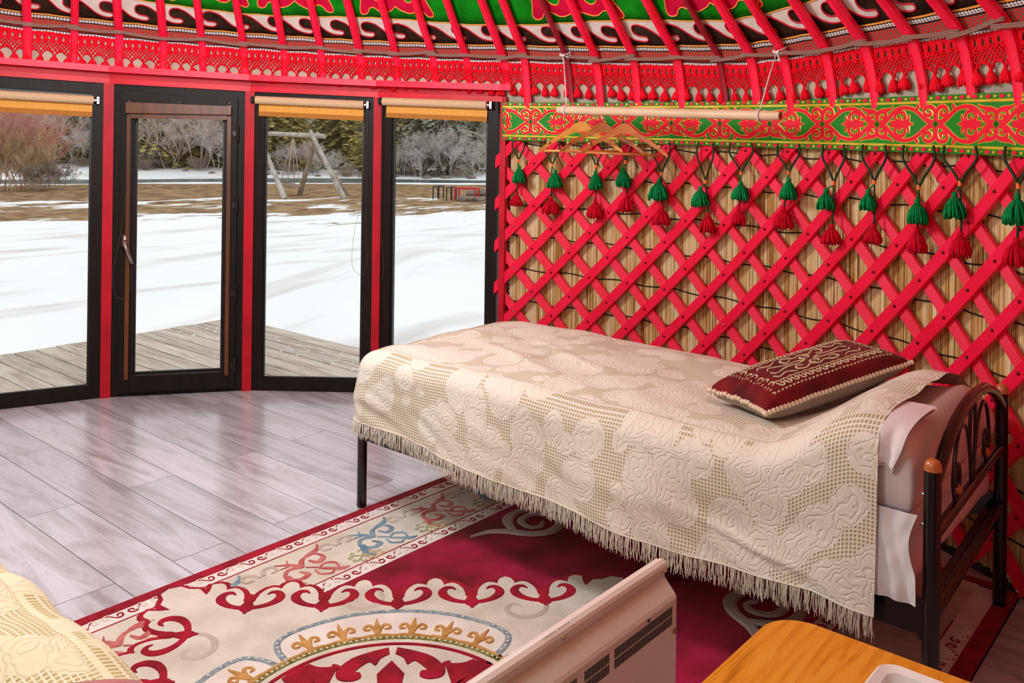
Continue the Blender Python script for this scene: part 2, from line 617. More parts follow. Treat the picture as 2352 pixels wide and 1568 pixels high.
# ---- bedspread: quilted blooms and open waffle weave
def spread_mat(name, base, dark):
    m, nt, b = newmat(name)
    N, L = nt.nodes, nt.links
    uv = N.new('ShaderNodeUVMap')
    ns = N.new('ShaderNodeTexNoise')
    ns.inputs['Scale'].default_value = 3
    L.new(uv.outputs[0], ns.inputs['Vector'])
    mixv = N.new('ShaderNodeVectorMath')
    mixv.operation = 'MULTIPLY_ADD'
    mixv.inputs[1].default_value = (.12, .12, 0)
    L.new(ns.outputs['Color'], mixv.inputs[0])
    L.new(uv.outputs[0], mixv.inputs[2])
    vo = N.new('ShaderNodeTexVoronoi')
    vo.inputs['Scale'].default_value = 9.0
    L.new(mixv.outputs[0], vo.inputs['Vector'])
    msk = N.new('ShaderNodeMapRange')           # 1 in the waffle areas (far from bloom centres)
    msk.inputs['From Min'].default_value = .60
    msk.inputs['From Max'].default_value = .63
    L.new(vo.outputs['Distance'], msk.inputs['Value'])
    # waffle holes
    sp = N.new('ShaderNodeSeparateXYZ')
    L.new(uv.outputs[0], sp.inputs[0])

    def sn(sock):
        a = N.new('ShaderNodeMath')
        a.operation = 'MULTIPLY'
        a.inputs[1].default_value = 2 * PI / .0105
        L.new(sock, a.inputs[0])
        s = N.new('ShaderNodeMath')
        s.operation = 'SINE'
        L.new(a.outputs[0], s.inputs[0])
        return s
    sx, sy = sn(sp.outputs['X']), sn(sp.outputs['Y'])
    ml = N.new('ShaderNodeMath')
    ml.operation = 'MAXIMUM'
    L.new(sx.outputs[0], ml.inputs[0])
    L.new(sy.outputs[0], ml.inputs[1])
    hole = N.new('ShaderNodeMapRange')           # 1 = thread, 0 = hole
    hole.inputs['From Min'].default_value = -.1
    hole.inputs['From Max'].default_value = .45
    L.new(ml.outputs[0], hole.inputs['Value'])
    # petals: rings round each bloom centre
    pr = N.new('ShaderNodeMath')
    pr.operation = 'MULTIPLY'
    pr.inputs[1].default_value = 46
    L.new(vo.outputs['Distance'], pr.inputs[0])
    n2 = N.new('ShaderNodeTexNoise')
    n2.inputs['Scale'].default_value = 26
    n2.inputs['Detail'].default_value = 1
    L.new(uv.outputs[0], n2.inputs['Vector'])
    pa = N.new('ShaderNodeMath')
    pa.operation = 'MULTIPLY_ADD'
    pa.inputs[1].default_value = 22
    L.new(n2.outputs['Fac'], pa.inputs[0])
    L.new(pr.outputs[0], pa.inputs[2])
    ps = N.new('ShaderNodeMath')
    ps.operation = 'SINE'
    L.new(pa.outputs[0], ps.inputs[0])
    ph = N.new('ShaderNodeMapRange')
    ph.inputs['From Min'].default_value = -1
    ph.inputs['From Max'].default_value = -.3
    ph.inputs['To Min'].default_value = .35
    L.new(ps.outputs[0], ph.inputs['Value'])
    hm = N.new('ShaderNodeMix')
    hm.data_type = 'FLOAT'
    L.new(msk.outputs[0], hm.inputs['Factor'])
    L.new(ph.outputs[0], hm.inputs['A'])
    L.new(hole.outputs[0], hm.inputs['B'])
    bp = N.new('ShaderNodeBump')
    bp.inputs['Strength'].default_value = .7
    bp.inputs['Distance'].default_value = .003
    L.new(hm.outputs['Result'], bp.inputs['Height'])
    L.new(bp.outputs['Normal'], b.inputs['Normal'])
    # the holes show the yellowish cloth below
    inv = N.new('ShaderNodeMath')
    inv.operation = 'SUBTRACT'
    inv.inputs[0].default_value = 1
    L.new(hole.outputs[0], inv.inputs[1])
    cf = N.new('ShaderNodeMath')
    cf.operation = 'MULTIPLY'
    L.new(inv.outputs[0], cf.inputs[0])
    L.new(msk.outputs[0], cf.inputs[1])
    cm = N.new('ShaderNodeMix')
    cm.data_type = 'RGBA'
    cm.inputs['A'].default_value = lin(base)
    cm.inputs['B'].default_value = lin(dark)
    L.new(cf.outputs[0], cm.inputs['Factor'])
    L.new(cm.outputs['Result'], b.inputs['Base Color'])
    b.inputs['Roughness'].default_value = .9
    b.inputs['Specular IOR Level'].default_value = .15
    return m


M['spread'] = spread_mat('cream_matelasse', '#DAD3C6', '#A89874')
M['spread2'] = spread_mat('yellowish_matelasse', '#D8CFB0', '#B0A06C')
M['fringe'] = pm('cream_fringe', '#D8D1C4', rough=.9, spec=.1)


# ---- rug piles
def pile(name, c1, c2, scale, c3=None):
    m = pm(name, c1, c2, scale=scale, rough=.85, spec=.15, bump=.5, bscale=220, sheen=.06, lo=.36, hi=.62, detail=6)
    return m


M['rug_red'] = pile('crimson_pile', '#66000F', '#A4063E', 4)
M['rug_edge'] = pile('crimson_edge_pile', '#7A0018', '#A00428', 14)
M['rug_cream'] = pile('cream_pile', '#BEB6A8', '#D2CCC0', 7)
M['rug_white'] = pile('white_pile', '#D0C8C0', '#DED8D2', 9)
M['rug_grey'] = pile('grey_pile', '#A89E98', '#BEB4AC', 9)
M['rug_taupe'] = pile('taupe_pile', '#ACA294', '#B8AEA2', 9)
M['rug_gold'] = pile('gold_pile', '#A8783C', '#C09254', 30)
M['rug_green'] = pile('olive_pile', '#5A5A1C', '#8A8850', 60)
M['rug_blue'] = pile('blue_grey_pile', '#6A7C86', '#94A2A6', 60)
M['rug_blue2'] = pile('slate_blue_pile', '#5C7C90', '#7E98A6', 20)
M['rug_pink'] = pile('dusty_pink_pile', '#A85050', '#BE7470', 20)
M['rug_sage'] = pile('sage_pile', '#94986A', '#A6A880', 20)
M['rug_tan'] = pile('tan_pile', '#B49468', '#C8AE84', 20)


# ---- woven and printed strips
def weave_mat():
    m, nt, b = newmat('red_green_woven_strip')
    N, L = nt.nodes, nt.links
    uv = N.new('ShaderNodeUVMap')
    sp = N.new('ShaderNodeSeparateXYZ')
    L.new(uv.outputs[0], sp.inputs[0])

    def math_(op, a, bb=None, v=None):
        n = N.new('ShaderNodeMath')
        n.operation = op
        L.new(a, n.inputs[0])
        if bb is not None:
            L.new(bb, n.inputs[1])
        if v is not None:
            n.inputs[1].default_value = v
        return n.outputs[0]

    def tri(a, per, off=0):
        x = math_('MULTIPLY', a, v=1 / per)
        x = math_('ADD', x, v=off)
        x = math_('FRACT', x)
        x = math_('SUBTRACT', x, v=.5)
        return math_('ABSOLUTE', x)                       # 0 .. .5
    tu = tri(sp.outputs['X'], .22)
    tv = math_('ABSOLUTE', math_('SUBTRACT', sp.outputs['Y'], v=.5))
    s = math_('ADD', math_('MULTIPLY', tu, v=2.0), tv)     # nested diamonds
    rings = math_('SINE', math_('MULTIPLY', s, v=26))
    g = math_('GREATER_THAN', rings, v=.58)
    # stepped stitches
    st = math_('SINE', math_('MULTIPLY', sp.outputs['X'], v=2 * PI / .012))
    st2 = math_('SINE', math_('MULTIPLY', sp.outputs['Y'], v=2 * PI * 7))
    dk = math_('GREATER_THAN', math_('MULTIPLY', st, st2), v=.78)
    cm = N.new('ShaderNodeMix')
    cm.data_type = 'RGBA'
    cm.inputs['A'].default_value = lin('#DA1630')
    cm.inputs['B'].default_value = lin('#1F8048')
    L.new(g, cm.inputs['Factor'])
    c2 = N.new('ShaderNodeMix')
    c2.data_type = 'RGBA'
    c2.inputs['B'].default_value = lin('#4A1018')
    L.new(dk, c2.inputs['Factor'])
    L.new(cm.outputs['Result'], c2.inputs['A'])
    L.new(c2.outputs['Result'], b.inputs['Base Color'])
    b.inputs['Roughness'].default_value = .9
    return m


def braid_mat():
    m, nt, b = newmat('black_white_braid')
    N, L = nt.nodes, nt.links
    uv = N.new('ShaderNodeUVMap')
    mp = N.new('ShaderNodeMapping')
    mp.inputs['Scale'].default_value = (1 / .016, 2, 1)
    L.new(uv.outputs[0], mp.inputs['Vector'])
    sp = N.new('ShaderNodeSeparateXYZ')
    L.new(mp.outputs[0], sp.inputs[0])
    f = N.new('ShaderNodeMath')
    f.operation = 'PINGPONG'
    f.inputs[1].default_value = .5
    L.new(sp.outputs['X'], f.inputs[0])
    f2 = N.new('ShaderNodeMath')
    f2.operation = 'PINGPONG'
    f2.inputs[1].default_value = .5
    L.new(sp.outputs['Y'], f2.inputs[0])
    sb = N.new('ShaderNodeMath')
    sb.operation = 'ADD'
    L.new(f.outputs[0], sb.inputs[0])
    L.new(f2.outputs[0], sb.inputs[1])
    gt = N.new('ShaderNodeMath')
    gt.operation = 'GREATER_THAN'
    gt.inputs[1].default_value = .4
    L.new(sb.outputs[0], gt.inputs[0])
    cm = N.new('ShaderNodeMix')
    cm.data_type = 'RGBA'
    cm.inputs['A'].default_value = lin('#15131C')
    cm.inputs['B'].default_value = lin('#E4E0E0')
    L.new(gt.outputs[0], cm.inputs['Factor'])
    L.new(cm.outputs['Result'], b.inputs['Base Color'])
    b.inputs['Roughness'].default_value = .9
    return m


def cord_mat():
    m, nt, b = newmat('brown_striped_cord')
    N, L = nt.nodes, nt.links
    uv = N.new('ShaderNodeTexCoord')
    wv = N.new('ShaderNodeTexWave')
    wv.bands_direction = 'Z'
    wv.inputs['Scale'].default_value = 75
    wv.inputs['Distortion'].default_value = 1.0
    L.new(uv.outputs['Object'], wv.inputs['Vector'])
    rp = N.new('ShaderNodeValToRGB')
    rp.color_ramp.elements[0].color = lin('#5E3430')
    rp.color_ramp.elements[1].color = lin('#A8887A')
    L.new(wv.outputs['Color'], rp.inputs['Fac'])
    L.new(rp.outputs['Color'], b.inputs['Base Color'])
    b.inputs['Roughness'].default_value = .8
    return m


M['weave'], M['braid'], M['lash'] = weave_mat(), braid_mat(), cord_mat()
M['sat_green'] = pm('green_satin', '#0C7E14', '#128C1C', scale=6, rough=.42, spec=.35)
M['sat_red'] = pm('red_satin', '#DE0C2E', '#EC1238', scale=6, rough=.45, spec=.3)
M['gold'] = pm('gold_foil', '#D8B41E', '#EAD03A', scale=12, rough=.3, metal=.35, spec=.7)
M['velvet_black'] = pm('black_tape', '#0E0C10', rough=.9)


# ---- ground outside
def ground_mat():
    m, nt, b = newmat('snow_and_dry_grass')
    N, L = nt.nodes, nt.links
    geo = N.new('ShaderNodeNewGeometry')
    ln = N.new('ShaderNodeVectorMath')
    ln.operation = 'MULTIPLY'
    ln.inputs[1].default_value = (1, 1, 0)
    L.new(geo.outputs['Position'], ln.inputs[0])
    le = N.new('ShaderNodeVectorMath')
    le.operation = 'LENGTH'
    L.new(ln.outputs[0], le.inputs[0])
    dv = N.new('ShaderNodeMath')
    dv.operation = 'DIVIDE'
    dv.inputs[1].default_value = 100
    L.new(le.outputs['Value'], dv.inputs[0])
    rp = N.new('ShaderNodeValToRGB')
    el = rp.color_ramp.elements
    el[0].position, el[0].color = .17, (0, 0, 0, 1)
    el[1].position, el[1].color = .60, (.30, .30, .30, 1)
    for p, v in ((.20, .22), (.235, .42), (.27, .56), (.295, .48), (.32, .54), (.335, .80), (.415, .85), (.425, .18), (.5, .22)):
        e = el.new(p)
        e.color = (v, v, v, 1)
    L.new(dv.outputs[0], rp.inputs['Fac'])
    mp = N.new('ShaderNodeMapping')
    mp.inputs['Rotation'].default_value = (0, 0, YAW)
    mp.inputs['Scale'].default_value = (.35, .8, 1)
    L.new(geo.outputs['Position'], mp.inputs['Vector'])
    nz = N.new('ShaderNodeTexNoise')
    nz.inputs['Scale'].default_value = .8
    nz.inputs['Detail'].default_value = 7
    nz.inputs['Roughness'].default_value = .62
    L.new(mp.outputs[0], nz.inputs['Vector'])
    sb = N.new('ShaderNodeMath')
    sb.operation = 'SUBTRACT'
    L.new(rp.outputs['Color'], sb.inputs[0])
    L.new(nz.outputs['Fac'], sb.inputs[1])
    mr = N.new('ShaderNodeMapRange')
    mr.inputs['From Min'].default_value = -.01
    mr.inputs['From Max'].default_value = .02
    L.new(sb.outputs[0], mr.inputs['Value'])
    gn = N.new('ShaderNodeTexNoise')
    gn.inputs['Scale'].default_value = 2.5
    gn.inputs['Detail'].default_value = 6
    L.new(geo.outputs['Position'], gn.inputs['Vector'])
    gr = N.new('ShaderNodeValToRGB')
    gr.color_ramp.elements[0].position = .35
    gr.color_ramp.elements[0].color = lin('#6E5238')
    gr.color_ramp.elements[1].position = .6
    gr.color_ramp.elements[1].color = lin('#A88A66')
    L.new(gn.outputs['Fac'], gr.inputs['Fac'])
    sn = N.new('ShaderNodeTexNoise')
    sn.inputs['Scale'].default_value = .7
    sn.inputs['Detail'].default_value = 6
    mp2 = N.new('ShaderNodeMapping')
    mp2.inputs['Rotation'].default_value = (0, 0, YAW)
    mp2.inputs['Scale'].default_value = (.5, 1.6, 1)
    L.new(geo.outputs['Position'], mp2.inputs['Vector'])
    L.new(mp2.outputs[0], sn.inputs['Vector'])
    sr = N.new('ShaderNodeValToRGB')
    sr.color_ramp.elements[0].position = .30
    sr.color_ramp.elements[0].color = lin('#D8D2CE')
    sr.color_ramp.elements[1].position = .46
    sr.color_ramp.elements[1].color = lin('#F6F5F6')
    L.new(sn.outputs['Fac'], sr.inputs['Fac'])
    cm = N.new('ShaderNodeMix')
    cm.data_type = 'RGBA'
    L.new(mr.outputs[0], cm.inputs['Factor'])
    L.new(sr.outputs['Color'], cm.inputs['A'])
    L.new(gr.outputs['Color'], cm.inputs['B'])
    L.new(cm.outputs['Result'], b.inputs['Base Color'])
    bp = N.new('ShaderNodeBump')
    bp.inputs['Strength'].default_value = .35
    bp.inputs['Distance'].default_value = .15
    L.new(sn.outputs['Fac'], bp.inputs['Height'])
    L.new(bp.outputs['Normal'], b.inputs['Normal'])
    b.inputs['Roughness'].default_value = .9
    b.inputs['Specular IOR Level'].default_value = .1
    return m


M['ground'] = ground_mat()
M['hill'] = pm('wooded_hillside', '#8E8868', '#C0B6AA', scale=.35, rough=1, spec=0, detail=10, lo=.38, hi=.66)
M['needle1'] = pm('olive_green_needles', '#A09A54', '#CCBE7C', scale=.9, rough=.9, spec=.1, detail=6)  # needles and twigs paled: the haze of falling snow is in their colour
M['needle2'] = pm('dark_green_needles', '#7E8052', '#B0AA74', scale=.9, rough=.9, spec=.1, detail=6)
M['needle3'] = pm('bluish_green_needles', '#8E947C', '#C0BCA8', scale=.9, rough=.9, spec=.1, detail=6)
M['twig_grey'] = pm('grey_brown_twigs', '#BEB4AE', '#D8D0CA', scale=1.2, rough=.95, spec=.1)
M['twig_pink'] = pm('pinkish_twigs', '#C8B6AE', '#E0D0C8', scale=1.2, rough=.95, spec=.1)
M['twig_red'] = pm('reddish_willow_twigs', '#C48478', '#D8AA9C', scale=.8, rough=.95, spec=.1)
M['twig_tan'] = pm('tan_brown_twigs', '#B89C7C', '#D0B698', scale=.8, rough=.95, spec=.1)
M['twig_dark'] = pm('dark_brush_twigs', '#8E7E72', '#A89A8E', scale=1.2, rough=.95, spec=.1)

rnd = random.Random(7)

# ================================================================== THE SETTING: ground, deck, floor, walls, roof
def ground_h(x, y):
    r = math.hypot(x, y)
    z = lerp(-.30, -.60, sstep(5, 20, r))
    z += .55 * sstep(47.5, 54, r) * (.7 + .5 * mnoise.noise((x * .25, y * .25, 3)))
    z += .035 * mnoise.noise((x * .35, y * .35, 0)) * sstep(3, 9, r) + .015 * mnoise.noise((x * 1.1, y * 1.1, 5))
    # drift piled beside the deck
    d = Vector((x - 7.9, y - 7.6))
    al, ac = d.x * .78 - d.y * .62, d.x * .62 + d.y * .78
    z += .62 * math.exp(-(al / 2.6) ** 2) * math.exp(-(ac / (1.0 if ac > 0 else 1.7)) ** 2) * (1 + .35 * mnoise.noise((x * .8, y * .8, 9)))
    z += .10 * math.exp(-((x - 5.6) / .9) ** 2 - ((y - 5.6) / 1.8) ** 2) * (1 + .6 * mnoise.noise((x * 2, y * 2, 1)))
    if y < 6.9 and x < 4.25:
        z = min(z, -.2)
    return z


mb = MB()
RR = [2.2 * (170 / 2.2) ** (i / 130) for i in range(131)]
NA = 300
for r in RR:
    for k in range(NA):
        a = 2 * PI * k / NA
        x, y = r * math.cos(a) + .5, r * math.sin(a) + 1.5
        mb.v.append(Vector((x, y, ground_h(x, y))))
for i in range(len(RR) - 1):
    for k in range(NA):
        l = (k + 1) % NA
        mb.f.append((i * NA + k, i * NA + l, (i + 1) * NA + l, (i + 1) * NA + k))
finish(mb, 'ground', M['ground'], smooth=True, kind='structure', label='snow field with patches of dry brown grass')

mb = MB()
for i in range(61):
    a = R_(lerp(10, 110, i / 60))
    for rr in (43.2 + .5 * math.sin(i * .7), 46.6 + .6 * math.sin(i * .5 + 1)):
        mb.v.append(Vector((rr * math.cos(a), rr * math.sin(a), -.575)))
for i in range(60):
    mb.f.append((2 * i, 2 * i + 1, 2 * i + 3, 2 * i + 2))
finish(mb, 'river', M['water'], smooth=True, kind='structure', label='narrow dark river between snowy banks')

mb = MB()
for j in range(26):
    t = j / 25
    r = lerp(72, 150, t)
    for i in range(91):
        a = R_(lerp(-10, 130, i / 90))
        x, y = r * math.cos(a), r * math.sin(a)
        mb.v.append(Vector((x, y, -.5 + 34 * t ** .8 + 2.5 * mnoise.noise((x * .06, y * .06, 2)))))
for j in range(25):
    for i in range(90):
        o = j * 91 + i
        mb.f.append((o, o + 1, o + 92, o + 91))
finish(mb, 'hillside', M['hill'], smooth=True, kind='structure', label='wooded hillside rising behind the trees')

# deck outside the door: boards run the same way as the floor inside
deck = thing('deck', 'weathered grey wooden deck outside the glass door', None, (0, 5, -.2), kind='structure')
x = -1.2
i = 0
while x < 4.2:
    w = .145 if i % 3 else .155
    cut = rnd.uniform(3.9, 5.6)
    for (y0, y1) in ((2.6, cut - .002), (cut + .002, 6.80 + rnd.uniform(-.012, .012))):
        mb = MB()
        mb.box((x + w / 2, (y0 + y1) / 2, -.065), (w - .011, y1 - y0, .03), Matrix.Rotation(rnd.uniform(-.002, .002), 3, 'X'))
        finish(mb, 'deck_board', M['deckwood'], deck)
    x += w
    i += 1
mb = MB()
mb.box((1.5, 6.75, -.19), (5.3, .05, .2))
mb.box((4.13, 4.8, -.19), (.05, 3.9, .2))
finish(mb, 'fascia_board', M['deckwood'], deck)
# lumps of snow left on the boards
snowm = pm('loose_snow', '#F0EEF0', rough=.9)
mb = MB()
for k in range(110):
    px = 4.08 - abs(rnd.gauss(0, .22))
    py = rnd.uniform(4.4, 6.6) if rnd.random() < .7 else rnd.uniform(5.2, 6.7)
    s = rnd.uniform(.004, .014)
    mb.lathe(sphere_prof(s, 4, .4), (px, py, -.05), n=5)
finish(mb, 'snow_crumbs', snowm, deck, smooth=True, kind='stuff')

# floor
RFLOOR = 3.03


def clip_circle(poly, n=72):
    for k in range(n):
        a = 2 * PI * (k + .5) / n
        nx, ny = math.cos(a), math.sin(a)
        d = RFLOOR * math.cos(PI / n)
        out = []
        for i in range(len(poly)):
            p, q = poly[i], poly[(i + 1) % len(poly)]
            dp = (p[0] - CX) * nx + (p[1] - CY) * ny - d
            dq = (q[0] - CX) * nx + (q[1] - CY) * ny - d
            if dp <= 0:
                out.append(p)
            if dp * dq < 0:
                t = dp / (dp - dq)
                out.append((lerp(p[0], q[0], t), lerp(p[1], q[1], t)))
        poly = out
        if len(poly) < 3:
            return []
    return poly


mb = MB()
ring = [(CX + 3.02 * math.cos(2 * PI * k / 72), CY + 3.02 * math.sin(2 * PI * k / 72)) for k in range(72)]
mb.prism([Vector((p[0], p[1], -.14)) for p in ring], [Vector((p[0], p[1], -.0035)) for p in ring])
sub = pm('dark_plank_joint', '#2A1E1A', rough=.9)
floor = finish(mb, 'floor', sub, kind='structure', label='grey-brown laminate plank floor')
for i in range(-16, 16):
    x0 = 1.213 + .207 * i
    ys = [2.95 + 1.52 * k + (.755 if i % 2 else 0) for k in range(-3, 4)]
    for y0, y1 in zip(ys, ys[1:]):
        g = .0015
        poly = clip_circle([(x0 + g, y0 + g), (x0 + .207 - g, y0 + g), (x0 + .207 - g, y1 - g), (x0 + g, y1 - g)])
        if not poly:
            continue
        mb = MB()
        mb.prism([Vector((p[0], p[1], -.003)) for p in poly], [Vector((p[0], p[1], 0)) for p in poly])
        finish(mb, 'plank', M['floor'], floor)


# ---------------------------------------------------------------- profile of the roof felt
def dz(th):
    if th > 80:
        return lerp(.0026 * 70, .0026 * -17, (th - 80) / 100)
    return .0026 * (max(-12, min(75, th)) - 5)


VK = .05


def prof(v):
    """distance along the felt from the knee (v<0 below) -> radius, height"""
    def raw(q):
        if q < 0:
            t = -q / .3565
            return Vector((2.955 + .09 * t, 1.965 - .345 * t))
        return Vector((2.955 - .7071 * q, 1.965 + .7071 * q))
    if abs(v) < VK:
        a, b, c = raw(-VK), raw(0), raw(VK)
        t = (v + VK) / (2 * VK)
        return a * (1 - t) ** 2 + b * 2 * t * (1 - t) + c * t * t
    return raw(v)


def felt(u, v, h=0):
    """u in degrees round the yurt, v metres up the felt, h metres towards the room"""
    p = prof(v)
    e = prof(v + .004) - prof(v - .004)
    e.normalize()
    n = Vector((-e.y, e.x))            # towards the axis
    if n.x > 0:
        n = -n
    q = p + n * h
    return cyl(u, q.y + dz(u), q.x)


def felt_s(u, v, h=0):
    return felt(u, v + sag(u) - .005 * abs(math.sin(R_(u) * 40)), h)


# roof felt: whole cone up to the open crown
mb = MB()
NV = [-.36, -.28, -.2, -.12, -.05, -.025, 0, .025, .05, .1, .2, .35, .6, 1.0, 1.6, 2.2, 3.1]
NT = 180
for v in NV:
    for k in range(NT):
        th = -180 + 360 * k / NT
        bump = .006 * mnoise.noise((th * .35, v * 7, 0))
        mb.v.append(felt(th, v, bump))
for i in range(len(NV) - 1):
    for k in range(NT):
        l = (k + 1) % NT
        mb.f.append((i * NT + k, i * NT + l, (i + 1) * NT + l, (i + 1) * NT + k))
ceiling = finish(mb, 'ceiling', M['felt'], smooth=True, kind='structure', label='grey felt roof lining behind red poles')

mb = MB()
mb.tube([cyl(a * 7.5, 4.18, .76) for a in range(48)], .05, 8, closed=True)
finish(mb, 'crown_ring', M['pole'], smooth=True, kind='structure', label='red wooden crown ring of the yurt', parent=ceiling)

# ---------------------------------------------------------------- felt appliqué on the roof lining
TH0, TH1 = -76, 76


def fband(v0, v1, h, mat, name, parent, surf=felt_s, thick=.003, step=.5, uv=False):
    mb = MB()
    n = int((TH1 - TH0) / step)
    vs = [lerp(v0, v1, j / 4) for j in range(5)]
    for i in range(n + 1):
        th = lerp(TH1, TH0, i / n)
        for j, v in enumerate([vs[0]] + vs + [vs[-1]]):
            hh = h if 0 < j < 6 else h - thick
            mb.v.append(surf(th, v, hh))
            mb.uv.append((R_(TH1 - th) * 2.95, (v - v0) / (v1 - v0)))
    for i in range(n):
        for j in range(6):
            a = i * 7 + j
            mb.f.append((a, a + 7, a + 8, a + 1))
    return finish(mb, name, mat, parent, smooth=True)


fl = thing('patterned_felt', 'brown, white and green felt frieze with wave scrolls lining the roof', 'felt', cyl(20, 2.2, 2.7))
fband(.052, .20, .004, M['felt_b'], 'brown_strip', fl)
fband(.22, .95, .005, M['felt_g'], 'green_field', fl)
fband(.047, .055, .008, M['orange'], 'orange_piping', fl)
WP = 3.65                                   # degrees per wave
CELL = [(0, .75), (.22, .64), (.42, .42), (.58, .22), (.78, .09), (1.0, .06), (1.11, .14), (1.09, .25), (.97, .28), (.84, .30), (.75, .40), (.73, .54), (.77, .67), (.87, .745), (1.0, .75)]
k = 0
th = TH1
while th > TH0:
    def wv(p, th=th):
        return (th - p[0] * WP, .075 + p[1] * .155)
    bnd = crom([(a, b, 0) for a, b in CELL], 4)
    pts = [wv((p.x, p.y)) for p in bnd]
    gtop = .018 * math.sin(R_(th) * 11)
    mb = MB()
    mb.patch(felt_s, pts + [(th - WP, .236), (th - WP / 2, .236), (th, .236)], .004, .008)
    finish(mb, 'white_wave', M['felt_w'], fl)
    mb = MB()
    sc = [(p[0] * R_(1) * 2.85, p[1]) for p in pts]
    mb.stroke(lambda u, v, h: felt_s(math.degrees(u / 2.85), v, h), sc, .0075, .008, .0125, smooth=False)
    finish(mb, 'red_piping', M['redcord'], fl, smooth=True)
    th -= WP
    k += 1


def gedge(th):
    return .212 + .014 * math.sin(R_(th) * 12.2 + 1.2)


mb = MB()
n = 260
for i in range(n + 1):
    th = lerp(TH1, TH0, i / n)
    for v, h in ((gedge(th), .006), (gedge(th), .0105), (gedge(th) + .06, .0105), (.5, .0105), (.9, .0105)):
        mb.v.append(felt_s(th, v, h))
for i in range(n):
    for j in range(4):
        a = i * 5 + j
        mb.f.append((a, a + 5, a + 6, a + 1))
finish(mb, 'green_field', M['felt_g'], fl, smooth=True)
mb = MB()
mb.stroke(lambda u, v, h: felt_s(math.degrees(u / 2.8), v, h), [(R_(lerp(TH1, TH0, i / n)) * 2.8, gedge(lerp(TH1, TH0, i / n))) for i in range(n + 1)], .006, .010, .014, smooth=False)
finish(mb, 'orange_piping', M['orange'], fl, smooth=True)

# big crimson horn scrolls on the green field (u right, v up, metres)
HORN = [(.000, .07), (.025, .045), (.07, .022), (.10, .03), (.13, .055), (.155, .045), (.175, .012), (.205, .005), (.215, .03), (.20, .09), (.19, .15), (.20, .24), (.14, .26), (.13, .19), (.12, .13), (.10, .10), (.075, .10), (.06, .13), (.055, .19), (.03, .25), (-.0001, .26)]
for c in (72, 61.5, 50.5, 40.5, 28.3, 5.9, -10.5, -20, -34, -48, -62):
    lows = .245 if c > 20 else .238
    for sgn in (-1, 1):
        pts = crom([(sgn * a, b, 0) for a, b in HORN], 3)
        P = [(c - math.degrees(p.x / 2.75) * (1.25 if c < 20 else 1), lows + p.y) for p in pts]
        mb = MB()
        mb.patch(felt_s, P, .010, .014)
        finish(mb, 'crimson_horn', M['felt_r'], fl)
        mb = MB()
        mb.stroke(lambda u, v, h: felt_s(math.degrees(u / 2.75), v, h), [(R_(p[0]) * 2.75, p[1]) for p in P], .0065, .013, .017, smooth=False)
        finish(mb, 'orange_piping', M['orange'], fl, smooth=True)

# ---------------------------------------------------------------- woven band with knotted fringe round the foot of the roof
fr = thing('tasselled_band', 'red and green woven band with knotted red net fringe and tassels below the roof felt', 'woven band', cyl(20, 1.9, 2.95))
fband(-.046, .030, .010, M['weave'], 'woven_strip', fr, uv=True)
fband(.028, .046, .014, M['braid'], 'braid', fr)
fband(.022, .029, .013, M['velvet_black'], 'black_tape', fr)
fband(-.057, -.046, .014, M['braid'], 'braid', fr)
fband(-.048, -.043, .013, M['velvet_black'], 'black_tape', fr)
fband(-.074, -.056, .012, M['yarn_red'], 'fringe_heading', fr)

fs = lambda u, v, h: felt_s(math.degrees(u / 3.0), v, h)
mb = MB()
u0, u1 = R_(TH0) * 3.0, R_(TH1) * 3.0
TS = R_(1.27) * 3.0                           # one tassel spacing
u = u0
i = 0
tass = []
while u < u1:
    tass.append(u + TS * .5 + rnd.uniform(-.006, .006))
    u += TS
u = u0
while u < u1:                                 # threads gathered in teeth, tear-shaped gaps between
    w = .036
    mb.stroke(fs, [(u, -.070), (u, -.082), (u, -.094), (u, -.104)], [w * .96, w * .80, w * .60, w * .80], .012, .015, smooth=False)
    u += w
nn = int((u1 - u0) / .0195)
for i in range(nn):                           # crossing threads of the net
    a = u0 + i * .0195
    for sgn in (-1, 1):
        e = a + sgn * .062
        ph = ((e - u0) / TS) % 1.0
        bot = -.158 - .016 * (1 - abs(ph - .5) * 2)
        mb.stroke(fs, [(a, -.098), (a + sgn * .03, -.128), (e, bot)], .0062, .012 + .002 * (sgn > 0), .016 + .002 * (sgn > 0), smooth=False)
finish(mb, 'knotted_net', M['yarn_red'], fr, kind='stuff')
# scalloped hem + tassels
mb = MB()
for a, b in zip(tass, tass[1:]):
    mb.stroke(fs, [(a, -.186), (lerp(a, b, .2), -.168), (lerp(a, b, .5), -.156), (lerp(a, b, .8), -.168), (b, -.186)], .006, .012, .018)
finish(mb, 'scalloped_hem', M['yarn_red'], fr, kind='stuff')


def tassel_mb(L, rad, head, n=22, seed=0, flare=1.0):
    """hanging tassel, top at z=0, skirt down to -L"""
    q = random.Random(seed)
    t = MB()
    t.lathe([(1e-4, 0), (head * .7, -head * .15), (head, -head * .8), (head * .75, -head * 1.5), (head * .62, -head * 1.8)], n=10)
    z0 = -head * 1.7
    for k in range(n):
        a = 2 * PI * k / n + q.uniform(-.1, .1)
        for ring_ in (1.0, .6):
            r1 = rad * ring_ * q.uniform(.85, 1.12) * flare
            l1 = L * q.uniform(.9, 1.03)
            pts = [(head * .55 * ring_ * math.cos(a), head * .55 * ring_ * math.sin(a), z0),
                   (r1 * .7 * math.cos(a), r1 * .7 * math.sin(a), lerp(z0, -l1, .35)),
                   (r1 * math.cos(a + .1), r1 * math.sin(a + .1), lerp(z0, -l1, .75)),
                   (r1 * q.uniform(.9, 1.1) * math.cos(a + .15), r1 * math.sin(a + .15), -l1)]
            wd = rad * 2.6 / n * 1.3
            t.tube(pts, [wd * .8, wd, wd, wd * .6], 4)
    return t


